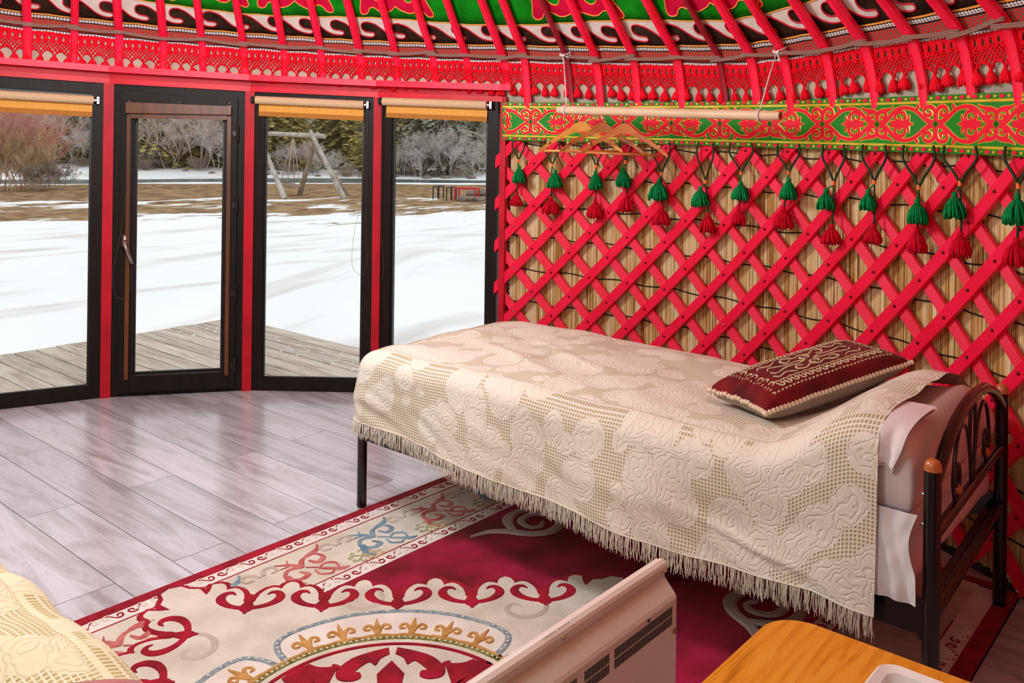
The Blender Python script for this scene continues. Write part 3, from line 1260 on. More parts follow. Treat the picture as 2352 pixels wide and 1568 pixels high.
tm = [mesh_only(tassel_mb(.064, .020, .0075, 14, s), 'tassel', M['yarn_red'], True) for s in (1, 2, 3)]
for k, a in enumerate(tass):
    th = math.degrees(a / 3.0)
    p = felt_s(th, -.178, .020)
    m_ = Matrix.Translation(p) @ Matrix.Rotation(R_(th), 4, 'Z') @ Matrix.Rotation(rnd.uniform(-.2, .2), 4, 'X') @ Matrix.Rotation(-.25 + rnd.uniform(-.05, .05), 4, 'Y') @ Matrix.Diagonal((.7, rnd.uniform(.85, 1.2), rnd.uniform(.85, 1.1), 1))
    inst(tm[k % 3], 'tassel', fr, m_)

# ---------------------------------------------------------------- roof poles
POLES = [73.8, 69.4, 65.0, 60.5, 56.0, 51.8, 47.2, 42.8, 38.5, 34.0, 29.8, 25.3, 21.3, 16.8, 14.3, 9.1, 5.7, 1.4, -3.7, -8.5, -11.9, -15.5, -19.8, -24.0, -28.6, -32.9, -36.9, -41, -45.4, -49.8, -54.2, -58.6, -63, -67.4, -71.8, -76]
rf = thing('roof_frame', 'ring of red painted bent roof poles leaning in to the crown', 'roof poles', cyl(20, 1.75, 3.0))


def head_z(th):
    return 1.717 + .0018 * (max(14, min(80, th)) - 18)


for th in POLES:
    dark = th in (9.1, -8.5)
    zb = head_z(th) + .098 if th > 16 else 1.60
    zk = 1.962 + dz(th)
    w = (.0155 if dark else .0225) * rnd.uniform(.94, 1.08)
    path = [(3.0, zb), (2.985, lerp(zb, zk, .4)), (2.955, lerp(zb, zk, .75)), (2.925, zk - .01), (2.885, zk + .028), (2.80, zk + .108), (2.5, zk + .40), (2.0, zk + .88), (1.4, zk + 1.47), (.80, 4.16)]
    jit = rnd.uniform(-.25, .25)
    t_ = R_(th)
    tang = Vector((-math.sin(t_), math.cos(t_), 0))
    mb = MB()
    n = 8
    pts = [cyl(th, z, r) + tang * (jit * .06 * (i / 9) + rnd.uniform(-.0015, .0015)) for i, (r, z) in enumerate(path)]
    o = len(mb.v)
    for i, p in enumerate(pts):
        d = (pts[min(i + 1, 9)] - pts[max(i - 1, 0)]).normalized()
        nr = d.cross(tang).normalized()
        flat = 1.0 if i >= 4 else .55             # flat below the knee, round above it
        for k in range(n):
            a = 2 * PI * (k + .5) / n
            cx_, cy_ = math.cos(a), math.sin(a)
            if i < 4 and not dark:                 # squarer section
                cx_ = max(-.92, min(.92, cx_ * 1.4)); cy_ = max(-.92, min(.92, cy_ * 1.4))
            mb.v.append(p + tang * (w * cx_) + nr * (w * flat * cy_))
            mb.uv.append((i * .1, (cx_ + 1) / 2))
    for i in range(9):
        for k in range(n):
            l = (k + 1) % n
            mb.f.append((o + i * n + k, o + i * n + l, o + (i + 1) * n + l, o + (i + 1) * n + k))
    mb.f.append(tuple(o + k for k in range(n)))
    finish(mb, 'pole', M['pole_dark'] if dark else M['pole'], rf, smooth='auto')

# lashing cord: one run from pole to pole
lc = thing('lashing_cord', 'brown striped cord lashed from pole to pole below the roof felt', 'cord', cyl(20, 1.95, 2.88))
for i, (a, b) in enumerate(zip(POLES, POLES[1:])):
    ja, jb = rnd.uniform(-.004, .012), rnd.uniform(-.02, -.006)
    if i % 3 == 1:
        ja, jb = jb, ja
    za, zb = 1.930 + dz(a) + sag(a) * .25 + ja, 1.930 + dz(b) + sag(b) * .25 + jb + .008
    for off, rad in ((0, .0058), (.0085, .0042)):
        pts = [cyl(a + .55, za + off, 2.905), cyl(a + .1, za + off, 2.893), cyl(lerp(a, b, .5), (za + zb) / 2 - .003 + off, 2.899), cyl(b - .1, zb + off, 2.893), cyl(b - .6, zb + off, 2.905)]
        mb = MB()
        mb.tube(crom(pts, 3), rad, 6)
        finish(mb, 'cord_run', M['lash'], lc, smooth=True)

# ---------------------------------------------------------------- glazed wall: posts, frames, panes, header
FAC = [(106, 91.2), (91.2, 76.4), (76.4, 61.5), (61.5, 46.6), (46.6, 32.0), (32.0, 17.4)]


def facet(a, b):
    A, B = cyl(a, 0, RW), cyl(b, 0, RW)
    d = (B - A)
    Ln = d.length
    d.normalize()
    n = Vector((-d.y, d.x, 0))                  # outward?
    mid = (A + B) / 2
    if (mid - Vector((CX, CY, 0))).dot(n) < 0:
        n = -n
    return A, d, n, Ln


def quad_piece(mb, F, P, d0, d1):
    A, d, n, Ln = F
    bot = [A + d * u + Vector((0, 0, z)) + n * d0 for u, z in P]
    top = [A + d * u + Vector((0, 0, z)) + n * d1 for u, z in P]
    mb.prism(bot, top)


win_names = ['window_4', 'window_5', 'window_1', 'door_1', 'window_2', 'window_3']
win_lab = ['window', 'window', 'tall fixed window at the left edge', 'narrow glazed door with dark brown frame', 'tall fixed window between the two red posts right of the door', 'tall fixed window beside the lattice wall']
blinds = []
for (a, b), wn, wl in zip(FAC, win_names, win_lab):
    F = facet(a, b)
    A, d, n, Ln = F
    p_ = .026
    za, zb = head_z(a), head_z(b)

    def ht(u):
        return lerp(za, zb, u / Ln)
    w = thing(wn, wl, None, A + d * (Ln / 2), kind='structure')
    # outer frame, mitred
    def ring4(u0, u1, z0, off, wd, wb, d0, d1, mat, names):
        o = [(u0, z0), (u1, z0), (u1, ht(u1) - off), (u0, ht(u0) - off)]
        q = [(u0 + wd, z0 + wb), (u1 - wd, z0 + wb), (u1 - wd, ht(u1) - off - wd), (u0 + wd, ht(u0) - off - wd)]
        for k in range(4):
            l = (k + 1) % 4
            mb = MB()
            quad_piece(mb, F, [o[k], o[l], q[l], q[k]], d0, d1)
            finish(mb, names[k], mat, w)
        return q
    nm = ['bottom_rail', 'stile', 'top_rail', 'stile']
    if wn == 'door_1':
        q = ring4(p_, Ln - p_, .0, .0, .045, .025, -.02, .05, M['frame'], nm)
        q = ring4(p_ + .047, Ln - p_ - .047, .027, .047, .072, .095, -.045, .03, M['frame'], ['sash_rail', 'sash_stile', 'sash_rail', 'sash_stile'])
    else:
        q = ring4(p_, Ln - p_, .0, .0, .062, .07, -.02, .05, M['frame'], nm)
    # glazing bead
    mb = MB()
    for k in range(4):
        l = (k + 1) % 4
        cxm = sum(t[0] for t in q) / 4
        czm = sum(t[1] for t in q) / 4
        def inn(t):
            return (t[0] + (.012 if t[0] < cxm else -.012), t[1] + (.012 if t[1] < czm else -.012))
        quad_piece(mb, F, [q[k], q[l], inn(q[l]), inn(q[k])], -.004, .012)
    finish(mb, 'glazing_bead', M['black'], w)
    mb = MB()
    quad_piece(mb, F, [q[0], q[1], q[2], q[3]], .014, .018)
    finish(mb, 'pane', M['glass'], w)
    if wn == 'door_1':
        # wooden guide rails and cassette of the door blind stay with the sash
        mb = MB()
        ub = (p_ + .047 + .045, Ln - p_ - .047 - .045)
        zt = ht(Ln / 2) - .047 - .052
        for k in (0, 1):
            mb = MB()
            u = ub[k]
            quad_piece(mb, F, [(u - .011, .105), (u + .011, .105), (u + .011, zt), (u - .011, zt)], -.060, -.046)
            finish(mb, 'guide_rail', M['frame_in'], w)
        mb = MB()
        quad_piece(mb, F, [(ub[0] - .012, zt - .055), (ub[1] + .012, zt - .055), (ub[1] + .012, zt - .006), (ub[0] - .012, zt + .006)], -.095, -.045)
        finish(mb, 'blind_cassette', M['frame_in'], w)
        mb = MB()
        quad_piece(mb, F, [(ub[0] + .012, zt - .085), (ub[1] - .012, zt - .085), (ub[1] - .012, zt - .055), (ub[0] + .012, zt - .055)], -.07, -.05)
        finish(mb, 'blind_hem', M['frame_in'], w)
        mb = MB()
        for u in (ub[0], (ub[0] + ub[1]) / 2, ub[1]):
            c = A + d * u + n * -.05 + Vector((0, 0, zt + .012))
            mb.lathe(sphere_prof(.006), c, 8)
        finish(mb, 'screws', M['screw'], w, smooth=True)
        # handle (on the left stile) and hinges (right)
        mb = MB()
        c = A + d * (p_ + .047 + .03) + Vector((0, 0, .90))
        mb.box(c - n * .05, (.03, .03, .07), Matrix.Rotation(math.atan2(d.y, d.x), 3, 'Z'))
        mb.tube([c - n * .05, c - n * .095, c - n * .095 + d * .018 + Vector((0, 0, -.05)), c - n * .092 + d * .045 + Vector((0, 0, -.13))], [.009, .009, .010, .008], 8)
        finish(mb, 'door_handle', M['steel'], w, smooth=True)
        for z in (.16, .58, 1.10, 1.52):
            mb = MB()
            c = A + d * (Ln - p_ - .047) + Vector((0, 0, z)) - n * .048
            mb.tube([c - Vector((0, 0, .045)), c + Vector((0, 0, .045))], .0085, 8)
            mb.box(c - d * .014 + n * .002, (.02, .01, .03), Matrix.Rotation(math.atan2(d.y, d.x), 3, 'Z'))
            finish(mb, 'hinge', M['black'], w, smooth='auto')
    else:
        blinds.append((F, wn, ht))


def bead_chain(mb, pts):
    P = crom(pts, 10)
    acc = 0
    for a, b in zip(P, P[1:]):
        mb.tube([a, b], .0006, 3, cap=False)
        s = (b - a).length
        k = 0
        while acc <= s:
            mb.lathe(sphere_prof(.0021, 4), a.lerp(b, acc / s if s else 0), 4)
            acc += .0085
        acc -= s


BL = {'window_1': 'rolled-up tan roller blind over the leftmost window', 'window_2': 'rolled-up tan roller blind over the window showing the log swing', 'window_3': 'rolled-up tan roller blind over the window next to the lattice wall'}
for F, wn, ht in blinds:
    A, d, n, Ln = F
    if wn not in BL:
        continue
    b = thing('roller_blind', BL[wn], 'blind', A + d * (Ln / 2) + Vector((0, 0, 1.66)), group='roller blinds')
    ua, ub_ = .045, Ln - .085
    zr = lambda u: ht(u) - .022
    pt = lambda u, z, o: A + d * u - n * o + Vector((0, 0, z))
    mb = MB()
    mb.tube([pt(ua, zr(ua), .05), pt(ub_, zr(ub_), .05)], .024, 16)
    finish(mb, 'roller', M['blind_roll'], b, smooth='auto')
    mb = MB()
    for k in range(2):
        z0, z1 = (-.045, -.088) if k == 0 else (0, -.05)
    quad = lambda z0, z1, o0, o1: [pt(ua + .012, zr(ua) + z0, o0), pt(ub_ - .004, zr(ub_) + z0, o0), pt(ub_ - .004, zr(ub_) + z1, o1), pt(ua + .012, zr(ua) + z1, o1)]
    Q = quad(-.005, -.066, .030, .030)
    mb.prism(Q, [p + n * .002 for p in Q])
    finish(mb, 'fabric', M['blind'], b)
    mb = MB()
    Q = quad(-.066, -.094, .034, .034)
    mb.prism(Q, [p + n * .009 for p in Q])
    finish(mb, 'hem_bar', pm('darker_blind_hem', '#A86C24', '#B07428', scale=60, rough=.8), b)
    for u, s in ((ua - .012, -1), (ub_ + .012, 1)):
        mb = MB()
        mb.tube([pt(u - .01, zr(u), .05), pt(u + .01, zr(u), .05)], .012, 10)
        mb.box(pt(u + .012 * s, zr(u), .03), (.012, .06, .04), Matrix.Rotation(math.atan2(d.y, d.x), 3, 'Z'))
        finish(mb, 'bracket', M['steel'] if s > 0 else M['black'], b, smooth='auto')
    # bead chain
    uc = ub_ + .012 if wn != 'window_3' else ua - .012
    if wn != 'window_1':
        mb = MB()
        zl = .70 if wn == 'window_2' else .66
        sw = -.09 if wn == 'window_2' else .03
        top = zr(uc)
        bead_chain(mb, [pt(uc - .008, top, .06), pt(uc - .010, 1.2, .06), pt(uc - .02 + sw * .4, .95, .06), pt(uc - .03 + sw * .4, zl + .06, .06), pt(uc + sw * .1, zl, .06), pt(uc + .03 + sw * .1, zl + .08, .06), pt(uc + .012, 1.0, .06), pt(uc + .008, top, .06)])
        finish(mb, 'bead_chain', M['chain'], b, smooth=True)

# chain of the door blind
Fd = facet(61.5, 46.6)
A, d, n, Ln = Fd
ch = thing('blind_chain', 'dark bead chain loop hanging beside the door handle', 'chain', A + d * .12 + Vector((0, 0, 1.6)))
mb = MB()
q_ = lambda u, z: A + d * u - n * .075 + Vector((0, 0, z))
bead_chain(mb, [q_(.125, 1.62), q_(.12, 1.3), q_(.085, .95), q_(.045, .72), q_(.055, .60), q_(.10, .57), q_(.135, .62), q_(.14, .75), q_(.125, 1.0), q_(.13, 1.62)])
finish(mb, 'bead_loop', M['chain'], ch, smooth=True)

# red posts between the facets
for i, th in enumerate([106, 91.2, 76.4, 61.5, 46.6, 32.0]):
    t_ = R_(th)
    mb = MB()
    rad = Vector((math.cos(t_), math.sin(t_), 0))
    tn = Vector((-math.sin(t_), math.cos(t_), 0))
    wd = .027 if th > 40 else .024
    for s0, s1, r0, r1 in ((-wd, wd, 2.985, 3.07),):
        P = [(s0, r0), (s1, r0), (s1, r1), (s0, r1)]
        B = [Vector((CX, CY, 0)) + rad * r + tn * s for s, r in P]
        T = [p + Vector((0, 0, head_z(th) + .02)) for p in B]
        mb.prism(B, T)
    finish(mb, 'trim_%d' % (i + 1), M['redpost'], kind='structure', label='red painted post between the glazed panels', loc=cyl(th, 0, 3.02))

# header above the glazing: lower fascia, recess, projecting shelf board
def sweep(prof_, a0, a1, name, mat, parent, corners):
    mb = MB()
    ths = [t for t in corners if a1 <= t <= a0]
    ths = sorted(set([a0, a1] + ths), reverse=True)
    m_ = len(prof_)
    for th in ths:
        for r, z in prof_:
            mb.v.append(cyl(th, head_z(th) + z, r))
    for i in range(len(ths) - 1):
        for k in range(m_):
            l = (k + 1) % m_
            mb.f.append((i * m_ + k, i * m_ + l, (i + 1) * m_ + l, (i + 1) * m_ + k))
    mb.f.append(tuple(range(m_)))
    mb.f.append(tuple((len(ths) - 1) * m_ + k for k in range(m_)))
    return finish(mb, name, mat, parent, smooth=False)


hd = thing('trim_7', 'red painted header above the glazed panels', None, cyl(45, 1.8, 3.0), kind='structure')
cor = [106, 91.2, 76.4, 61.5, 46.6, 32.0, 17.4]
sweep([(2.985, 0), (3.07, 0), (3.07, .03), (2.985, .03)], 106, 17.2, 'lower_fascia', M['redtrim'], hd, cor)
sweep([(3.005, .03), (3.07, .03), (3.07, .065), (3.005, .065)], 106, 17.2, 'recess_board', M['redpost'], hd, cor)
sweep([(2.945, .064), (3.08, .064), (3.08, .099), (2.945, .099)], 106, 16.0, 'shelf_board', M['pole'], hd, cor)
# wall end next to the lattice: red jamb
mb = MB()
for z0, z1, t0, t1, r0, r1 in ((0, head_z(17) + .03, 17.55, 16.9, 2.99, 3.06),):
    mb.prism([cyl(t0, z0, r0), cyl(t1, z0, r0), cyl(t1, z0, r1), cyl(t0, z0, r1)], [cyl(t0, z1, r0), cyl(t1, z1, r0), cyl(t1, z1, r1), cyl(t0, z1, r1)])
finish(mb, 'trim_8', M['redpost'], kind='structure', label='red jamb where the glazing meets the lattice wall')

# ---------------------------------------------------------------- wall shell behind the lattice and round the back
def shell(a0, a1, r, z0, z1, name, mat, label, th=.03):
    mb = MB()
    n = max(6, int(abs(a1 - a0) / 3))
    for i in range(n + 1):
        t = lerp(a0, a1, i / n)
        mb.v += [cyl(t, z0, r), cyl(t, z1, r), cyl(t, z1, r + th), cyl(t, z0, r + th)]
    for i in range(n):
        for k in range(4):
            l = (k + 1) % 4
            mb.f.append((i * 4 + k, i * 4 + l, (i + 1) * 4 + l, (i + 1) * 4 + k))
    return finish(mb, name, mat, smooth='auto', kind='structure', label=label)


shell(16.9, -79, 3.062, -.05, 1.75, 'wall_right', M['wallcloth'], 'dark cloth wall behind the reed mat')
shell(-79, -254, 3.062, -.05, 1.75, 'wall_back', M['backwall'], 'felt wall on the near side of the yurt')

# ================================================================== LATTICE WALL
# reed mat: every reed is geometry, far below pickable size -> one part
rm = thing('reed_mat', 'tan reed mat laced with black string behind the red lattice', 'reed mat', cyl(-15, 0, 3.045))
mb = MB()
th = 16.75
k = 0
while th > -78:
    w = rnd.uniform(.0058, .0082)
    dth = math.degrees(w / 3.05)
    tint = rnd.random()
    zt = 1.60 + rnd.uniform(-.01, .01)
    zb = .012 + rnd.uniform(0, .012)
    o = len(mb.v)
    bow = rnd.uniform(-.0015, .0015)
    for z in (zb, .55, 1.1, zt):
        for s, dr in ((0, 0), (.3, -.0028), (.7, -.0028), (1, 0)):
            mb.v.append(cyl(th - dth * s, z, 3.052 + dr + (bow if z in (.55, 1.1) else 0)))
            mb.col.append(tint)
    for i in range(3):
        for j in range(3):
            a = o + i * 4 + j
            mb.f.append((a, a + 1, a + 5, a + 4))
    th -= dth * 1.14
finish(mb, 'reeds', M['reed'], rm, kind='stuff')
for z in (.02, .20, .385, .57, .754, .94, 1.117, 1.293, 1.46):
    mb = MB()
    mb.tube([cyl(16.75 - i * .75, z + .006 * math.sin(i * .8 + z * 9) + .0012 * (16.75 - i * .75), 3.0465) for i in range(126)], .0032, 5)
    finish(mb, 'lacing_string', M['string'], rm, smooth=True)
mb = MB()                                              # zigzag edging at the window side
for s in (0, 1):
    mb.tube([cyl(17.0 - .28 * ((i + s) % 2), .03 + i * .024, 3.044 - .002 * s) for i in range(63)], .0022, 4)
finish(mb, 'edge_lacing', M['string'], rm, smooth=True)
mb = MB()                                              # tie strings strung in zigzag below the band
for i in range(0, 24):
    a = 14 - i * 2.2
    mb.tube([cyl(a, 1.47, 3.043), cyl(a - 1.1, 1.36, 3.043)] if i % 2 else [cyl(a, 1.36, 3.043), cyl(a - 1.1, 1.47, 3.043)], .0018, 4)
finish(mb, 'tie_strings', M['string'], rm, smooth=True)

lt = thing('lattice_wall', 'red criss-cross wooden lattice screen along the yurt wall', 'lattice', cyl(-15, 0, 3.01))


def lat_tilt(th):
    return .0014 * max(0, th + 6) * 1.0


SL = .0541


def slat(fam, k, r0):
    sgn = -1 if fam == 'A' else 1
    f = lambda th: .988 + sgn * SL * (th + 6.23) + .238 * k + lat_tilt(th)
    left = 18.7 if fam == 'A' else 18.15
    ths = [left - i * .35 for i in range(280)]
    ths = [t for t in ths if t > -78 and .02 <= f(t) <= 1.60]
    if len(ths) < 4:
        return None
    P = [(t, f(t)) for t in ths[::3]]
    if (ths[-1], f(ths[-1])) != P[-1]:
        P.append((ths[-1], f(ths[-1])))
    mb = MB()
    wd, tk = .0225, .0085
    m_ = len(P)
    sw = rnd.uniform(.95, 1.06)
    for i, (t, z) in enumerate(P):
        c = cyl(t, z, 1)
        t_ = R_(t)
        rad = Vector((math.cos(t_), math.sin(t_), 0))
        tan = Vector((-math.sin(t_), math.cos(t_), 0))
        dir_ = (tan * -.0527 + up_ * (-sgn * SL)).normalized()
        ac = rad.cross(dir_).normalized()
        for s, h in ((-1, -1), (1, -1), (1, 1), (-1, 1)):
            p = Vector((CX, CY, z)) + rad * (r0 + h * tk) + ac * (s * wd * sw)
            mb.v.append(p)
            mb.uv.append((i * .1, (s + 1) / 2))
    for i in range(m_ - 1):
        for q in range(4):
            l = (q + 1) % 4
            mb.f.append((i * 4 + q, i * 4 + l, (i + 1) * 4 + l, (i + 1) * 4 + q))
    mb.f.append((0, 1, 2, 3))
    mb.f.append(tuple((m_ - 1) * 4 + q for q in (3, 2, 1, 0)))
    return finish(mb, 'slat', M['slat'], lt)


for k in range(-20, 20):
    slat('A', k, 3.004)
    slat('B', k, 3.0215)
rb_ = MB()
rb_.lathe([(1e-4, -.006), (.004, -.005), (.0065, 0), (.0065, .006)], n=8, m=Matrix.Rotation(PI / 2, 3, 'Y'))
rme = mesh_only(rb_, 'rivet', M['rivet'], True)
rms = mesh_only(rb_, 'screw', M['screw'], True)
for i in range(-24, 34):
    for j in range(-9, 6):
        if (i + j) % 2:
            continue
        th = -6.23 - 2.2 * i
        z = .988 + .119 * j + lat_tilt(th)
        if not (-60 < th < 17.6 and .03 < z < 1.5):
            continue
        bright = th > 15.5 or rnd.random() < .02
        inst(rms if bright else rme, 'screw' if bright else 'rivet', lt, Matrix.Translation(cyl(th + rnd.uniform(-.1, .1), z, 2.9935)) @ Matrix.Rotation(R_(th), 4, 'Z'))

# ---------------------------------------------------------------- green ornamental band round the top of the lattice
ob = thing('ornamental_band', 'green satin band with red and gold scroll ornament above the lattice', 'band', cyl(-15, 1.59, 2.985))


def band_c(th):
    """centre height and half height of the band"""
    zc = 1.588 + .0006 * (th + 15)
    return zc, .107


def bsurf(u, v, h=0):
    """u metres to the right, v -1..1 across the band, h towards the room"""
    th = 17.2 - math.degrees(u / 2.985)
    zc, hh = band_c(th)
    rip = .004 * mnoise.noise((u * 3.1, v * .6, 4)) + .002 * math.sin(u * 17 + v)
    return cyl(th, zc + v * hh + .003 * mnoise.noise((u * 2.3, 0, 8)), 2.982 - rip - h)


UB = R_(17.2 + 76) * 2.985
mb = MB()
mb.grid(lambda a, b: bsurf(a * UB, b * 2 - 1, 0), 330, 8)
mb.grid(lambda a, b: bsurf(a * UB, 1 - b * 2, -.002), 330, 1)
finish(mb, 'satin_strip', M['sat_green'], ob, smooth=True)
for v in (-.76, .76):
    mb = MB()
    mb.stroke(bsurf, [(UB * i / 160, v) for i in range(161)], .07, .0006, .0012, smooth=False)
    # stroke width is in band units across: rescale by building a plain ribbon instead
    mb = MB()
    mb.grid(lambda a, b, v=v: bsurf(a * UB, v + (b - .5) * .085, .0012), 200, 1)
    finish(mb, 'gold_line', M['gold'], ob, smooth=True)
HV = .107


def bm(u, v, h):
    return bsurf(u, v / HV, h)


dotb, diab = MB(), MB()
flat = lambda u, v, h: Vector((-h, -u, v))
dotb.patch(flat, [(.0125 * math.cos(q * PI / 5), .0075 * math.sin(q * PI / 5)) for q in range(10)], .0002, .0018)
diab.patch(flat, [(-.009, 0), (0, -.0065), (.009, 0), (0, .0065)], .0002, .0018)
dotm, diam = mesh_only(dotb, 'red_dot', M['sat_red']), mesh_only(diab, 'gold_diamond', M['gold'])
u = .02
i = 0
while u < UB - .02:
    for sv in (-.895, .895):
        th_ = 17.2 - math.degrees(u / 2.985)
        inst(dotm if i % 2 == 0 else diam, 'red_dot' if i % 2 == 0 else 'gold_diamond', ob, Matrix.Translation(bsurf(u, sv, .0008)) @ Matrix.Rotation(R_(th_), 4, 'Z'))
    u += .0297
    i += 1
HP = .284
STR = [
    ([(0, 0), (-.10, .12), (-.19, .33), (-.28, .62), (-.38, .86), (-.51, .95), (-.64, .86), (-.73, .60), (-.80, .34), (-.88, .13), (-1, 0)], [.020, .013, .0115, .0125, .014, .020]),
    ([(-.345, .76), (-.31, .90), (-.295, 1.0)], [.008, .009, .013]),
    ([(0, .12), (0, .52), (-.025, .80), (-.08, .97), (-.15, .95), (-.193, .78), (-.18, .57), (-.125, .47), (-.08, .58), (-.098, .70)], [.020, .013, .011, .011, .009]),
    ([(-.15, .93), (-.205, 1.06)], [.011, .004]),
    ([(-1, .12), (-1, .48), (-.965, .70), (-.90, .78), (-.82, .82), (-.765, .90), (-.71, 1.03)], [.020, .013, .013, .013, .008, .002]),
    ([(-.90, .76), (-.845, .66), (-.84, .48), (-.885, .37), (-.925, .46)], [.012, .010, .008]),
    ([(-.76, 0), (-.6, 0), (-.47, 0), (-.37, 0)], [.018, .026, .016, .003]),
    ([(-.50, .02), (-.455, .22), (-.435, .50)], [.010, .011, .003]),
    ([(-.53, .02), (-.505, .32), (-.515, .56), (-.565, .70), (-.64, .66), (-.685, .43), (-.655, .22), (-.60, .22), (-.592, .38)], [.012, .011, .011, .010, .008]),
]
u_x1 = R_(17.2 + 18.87) * 2.985
for n_ in range(-4, 7):
    for half in (0, 1):
        c0 = u_x1 + n_ * 2 * HP
        g, r = MB(), MB()
        lo, hi = (c0 - HP, c0) if half == 0 else (c0, c0 + HP)
        if hi < .02 or lo > UB - .02:
            continue
        for pts, w in STR:
            w = [x * 1.22 for x in w]
            for sv in (-1, 1):
                P = [(c0 + (p[0] if half == 0 else -p[0]) * HP, sv * p[1] * .066) for p in pts]
                P = [p for p in P if .006 < p[0] < UB - .006]
                if len(P) < 3:
                    continue
                g.stroke(bm, P, [x + .0052 for x in w], .0008, .0012, n=4)
                r.stroke(bm, P, w, .0013, .0024, n=4)
        loz = []
        for cu, s in ((0, 1), (-1, 1), (-.78, .62)):
            uu = c0 + (cu if half == 0 else -cu) * HP
            if uu < .02 or uu > UB - .02:
                continue
            g.patch(bm, [(uu - .017 * s, 0), (uu, -.019 * s), (uu + .017 * s, 0), (uu, .019 * s)], .0012, .0027)
            gd = MB()
            loz.append(gd)
            gd.patch(bm, [(uu - .013 * s, 0), (uu, -.0145 * s), (uu + .013 * s, 0), (uu, .0145 * s)], .0014, .0030)
        if r.v:
            x_ = finish(r, 'red_scroll', M['sat_red'], ob)
            finish(g, 'gold_outline', M['gold'], x_)
            for gd in loz:
                finish(gd, 'green_lozenge', M['sat_green'], x_)

# ---------------------------------------------------------------- tassel pendants
PEND = [((1191, 369), (380, 420, 1194), (440, 473, 1187), 13), ((1268, 379), (390, 432, 1277), (450, 492, 1266), 17), ((1369, 382), (392, 436, 1370), (457, 502, 1368), 16), ((1437, 372), (383, 430, 1433), (445, 487, 1440), 12),
        ((1519, 399), (410, 460, 1516), (473, 518, 1521), 20), ((1620, 417), (428, 475, 1611), (488, 535, 1627), 18), ((1702, 397), (415, 460, 1704), (473, 517, 1698), 26), ((1811, 396), (408, 459, 1815), (473, 525, 1801), 25),
        ((1915, 420), (433, 482, 1901), (513, 562, 1912), 25), ((2008, 418), (434, 483, 1998), (513, 560, 2008), 27), ((2110, 430), (455, 515, 2112), (520, 580, 2108), 36), ((2205, 421), (440, 503, 2198), (530, 592, 2208), 38), ((2339, 427), (445, 517, 2343), (545, 612, 2337), 30)]
ORD = ['first', 'second', 'third', 'fourth', 'fifth', 'sixth', 'seventh', 'eighth', 'ninth', 'tenth', 'eleventh', 'twelfth', 'thirteenth']
RP = 2.968
for i, (wr, g, r, spread_) in enumerate(PEND):
    th, zw = on_cyl(wr[0], wr[1], RP)
    pd = thing('tassel_pendant', 'green and red tassel pendant on dark green braid, %s from the window wall' % ORD[i], 'tassel', cyl(th, 1.48, RP), group='tassel pendants below the green band')
    thl, zl = on_cyl(wr[0] - spread_ * .9, 345, RP)
    thr, zr_ = on_cyl(wr[0] + spread_, 345, RP)
    ztop = 1.50
    for a, q in ((thl, .35), (thr, -.1)):
        mb = MB()
        mb.tube(crom([cyl(a, ztop, RP - .004), cyl(a + (.12 if a == thl else 0), lerp(ztop, zw, .35), RP), cyl(lerp(a, th, .6), lerp(ztop, zw, .72), RP), cyl(th, zw, RP)], 5), .0050, 6)
        finish(mb, 'braid_loop', M['cord_green'], pd, smooth=True)
    mb = MB()
    mb.lathe([(1e-4, .010), (.007, .0095), (.0075, 0), (.007, -.0095), (1e-4, -.010)], cyl(th, zw, RP), 10)
    finish(mb, 'thread_wrap', M['wrap'], pd, smooth='auto')
    tg, zg0 = on_cyl(g[2], g[0], RP - .004)
    _, zg1 = on_cyl(g[2], g[1], RP - .004)
    tr_, zr0 = on_cyl(r[2], r[0], RP)
    _, zr1 = on_cyl(r[2], r[1], RP)
    mb = MB()
    mb.tube(crom([cyl(th, zw, RP), cyl(lerp(th, tr_, .5), lerp(zw, zr0, .5), RP + .002), cyl(tr_, zr0 - .004, RP)], 5), .004, 6)
    finish(mb, 'hanging_cord', M['cord_green'], pd, smooth=True)
    for col, tq, z0, z1, nm, rr in ((M['yarn_green'], tg, zg0, zg1, 'green_tassel', -.014), (M['yarn_dred'], tr_, zr0, zr1, 'red_tassel', -.004)):
        tb = tassel_mb(z0 - z1, (.030 * (z0 - z1) / .1 + .004), .0115, 20, i * 7 + len(nm), rnd.uniform(.95, 1.3))
        c = cyl(tq, z0, RP + rr)
        if nm == 'green_tassel':
            tb.tube([Vector((0, 0, -.004)), cyl(th, zw - .008, RP) - c], .003, 5)
        for v in tb.v:
            v += c
        finish(tb, nm, col, pd, smooth=True)

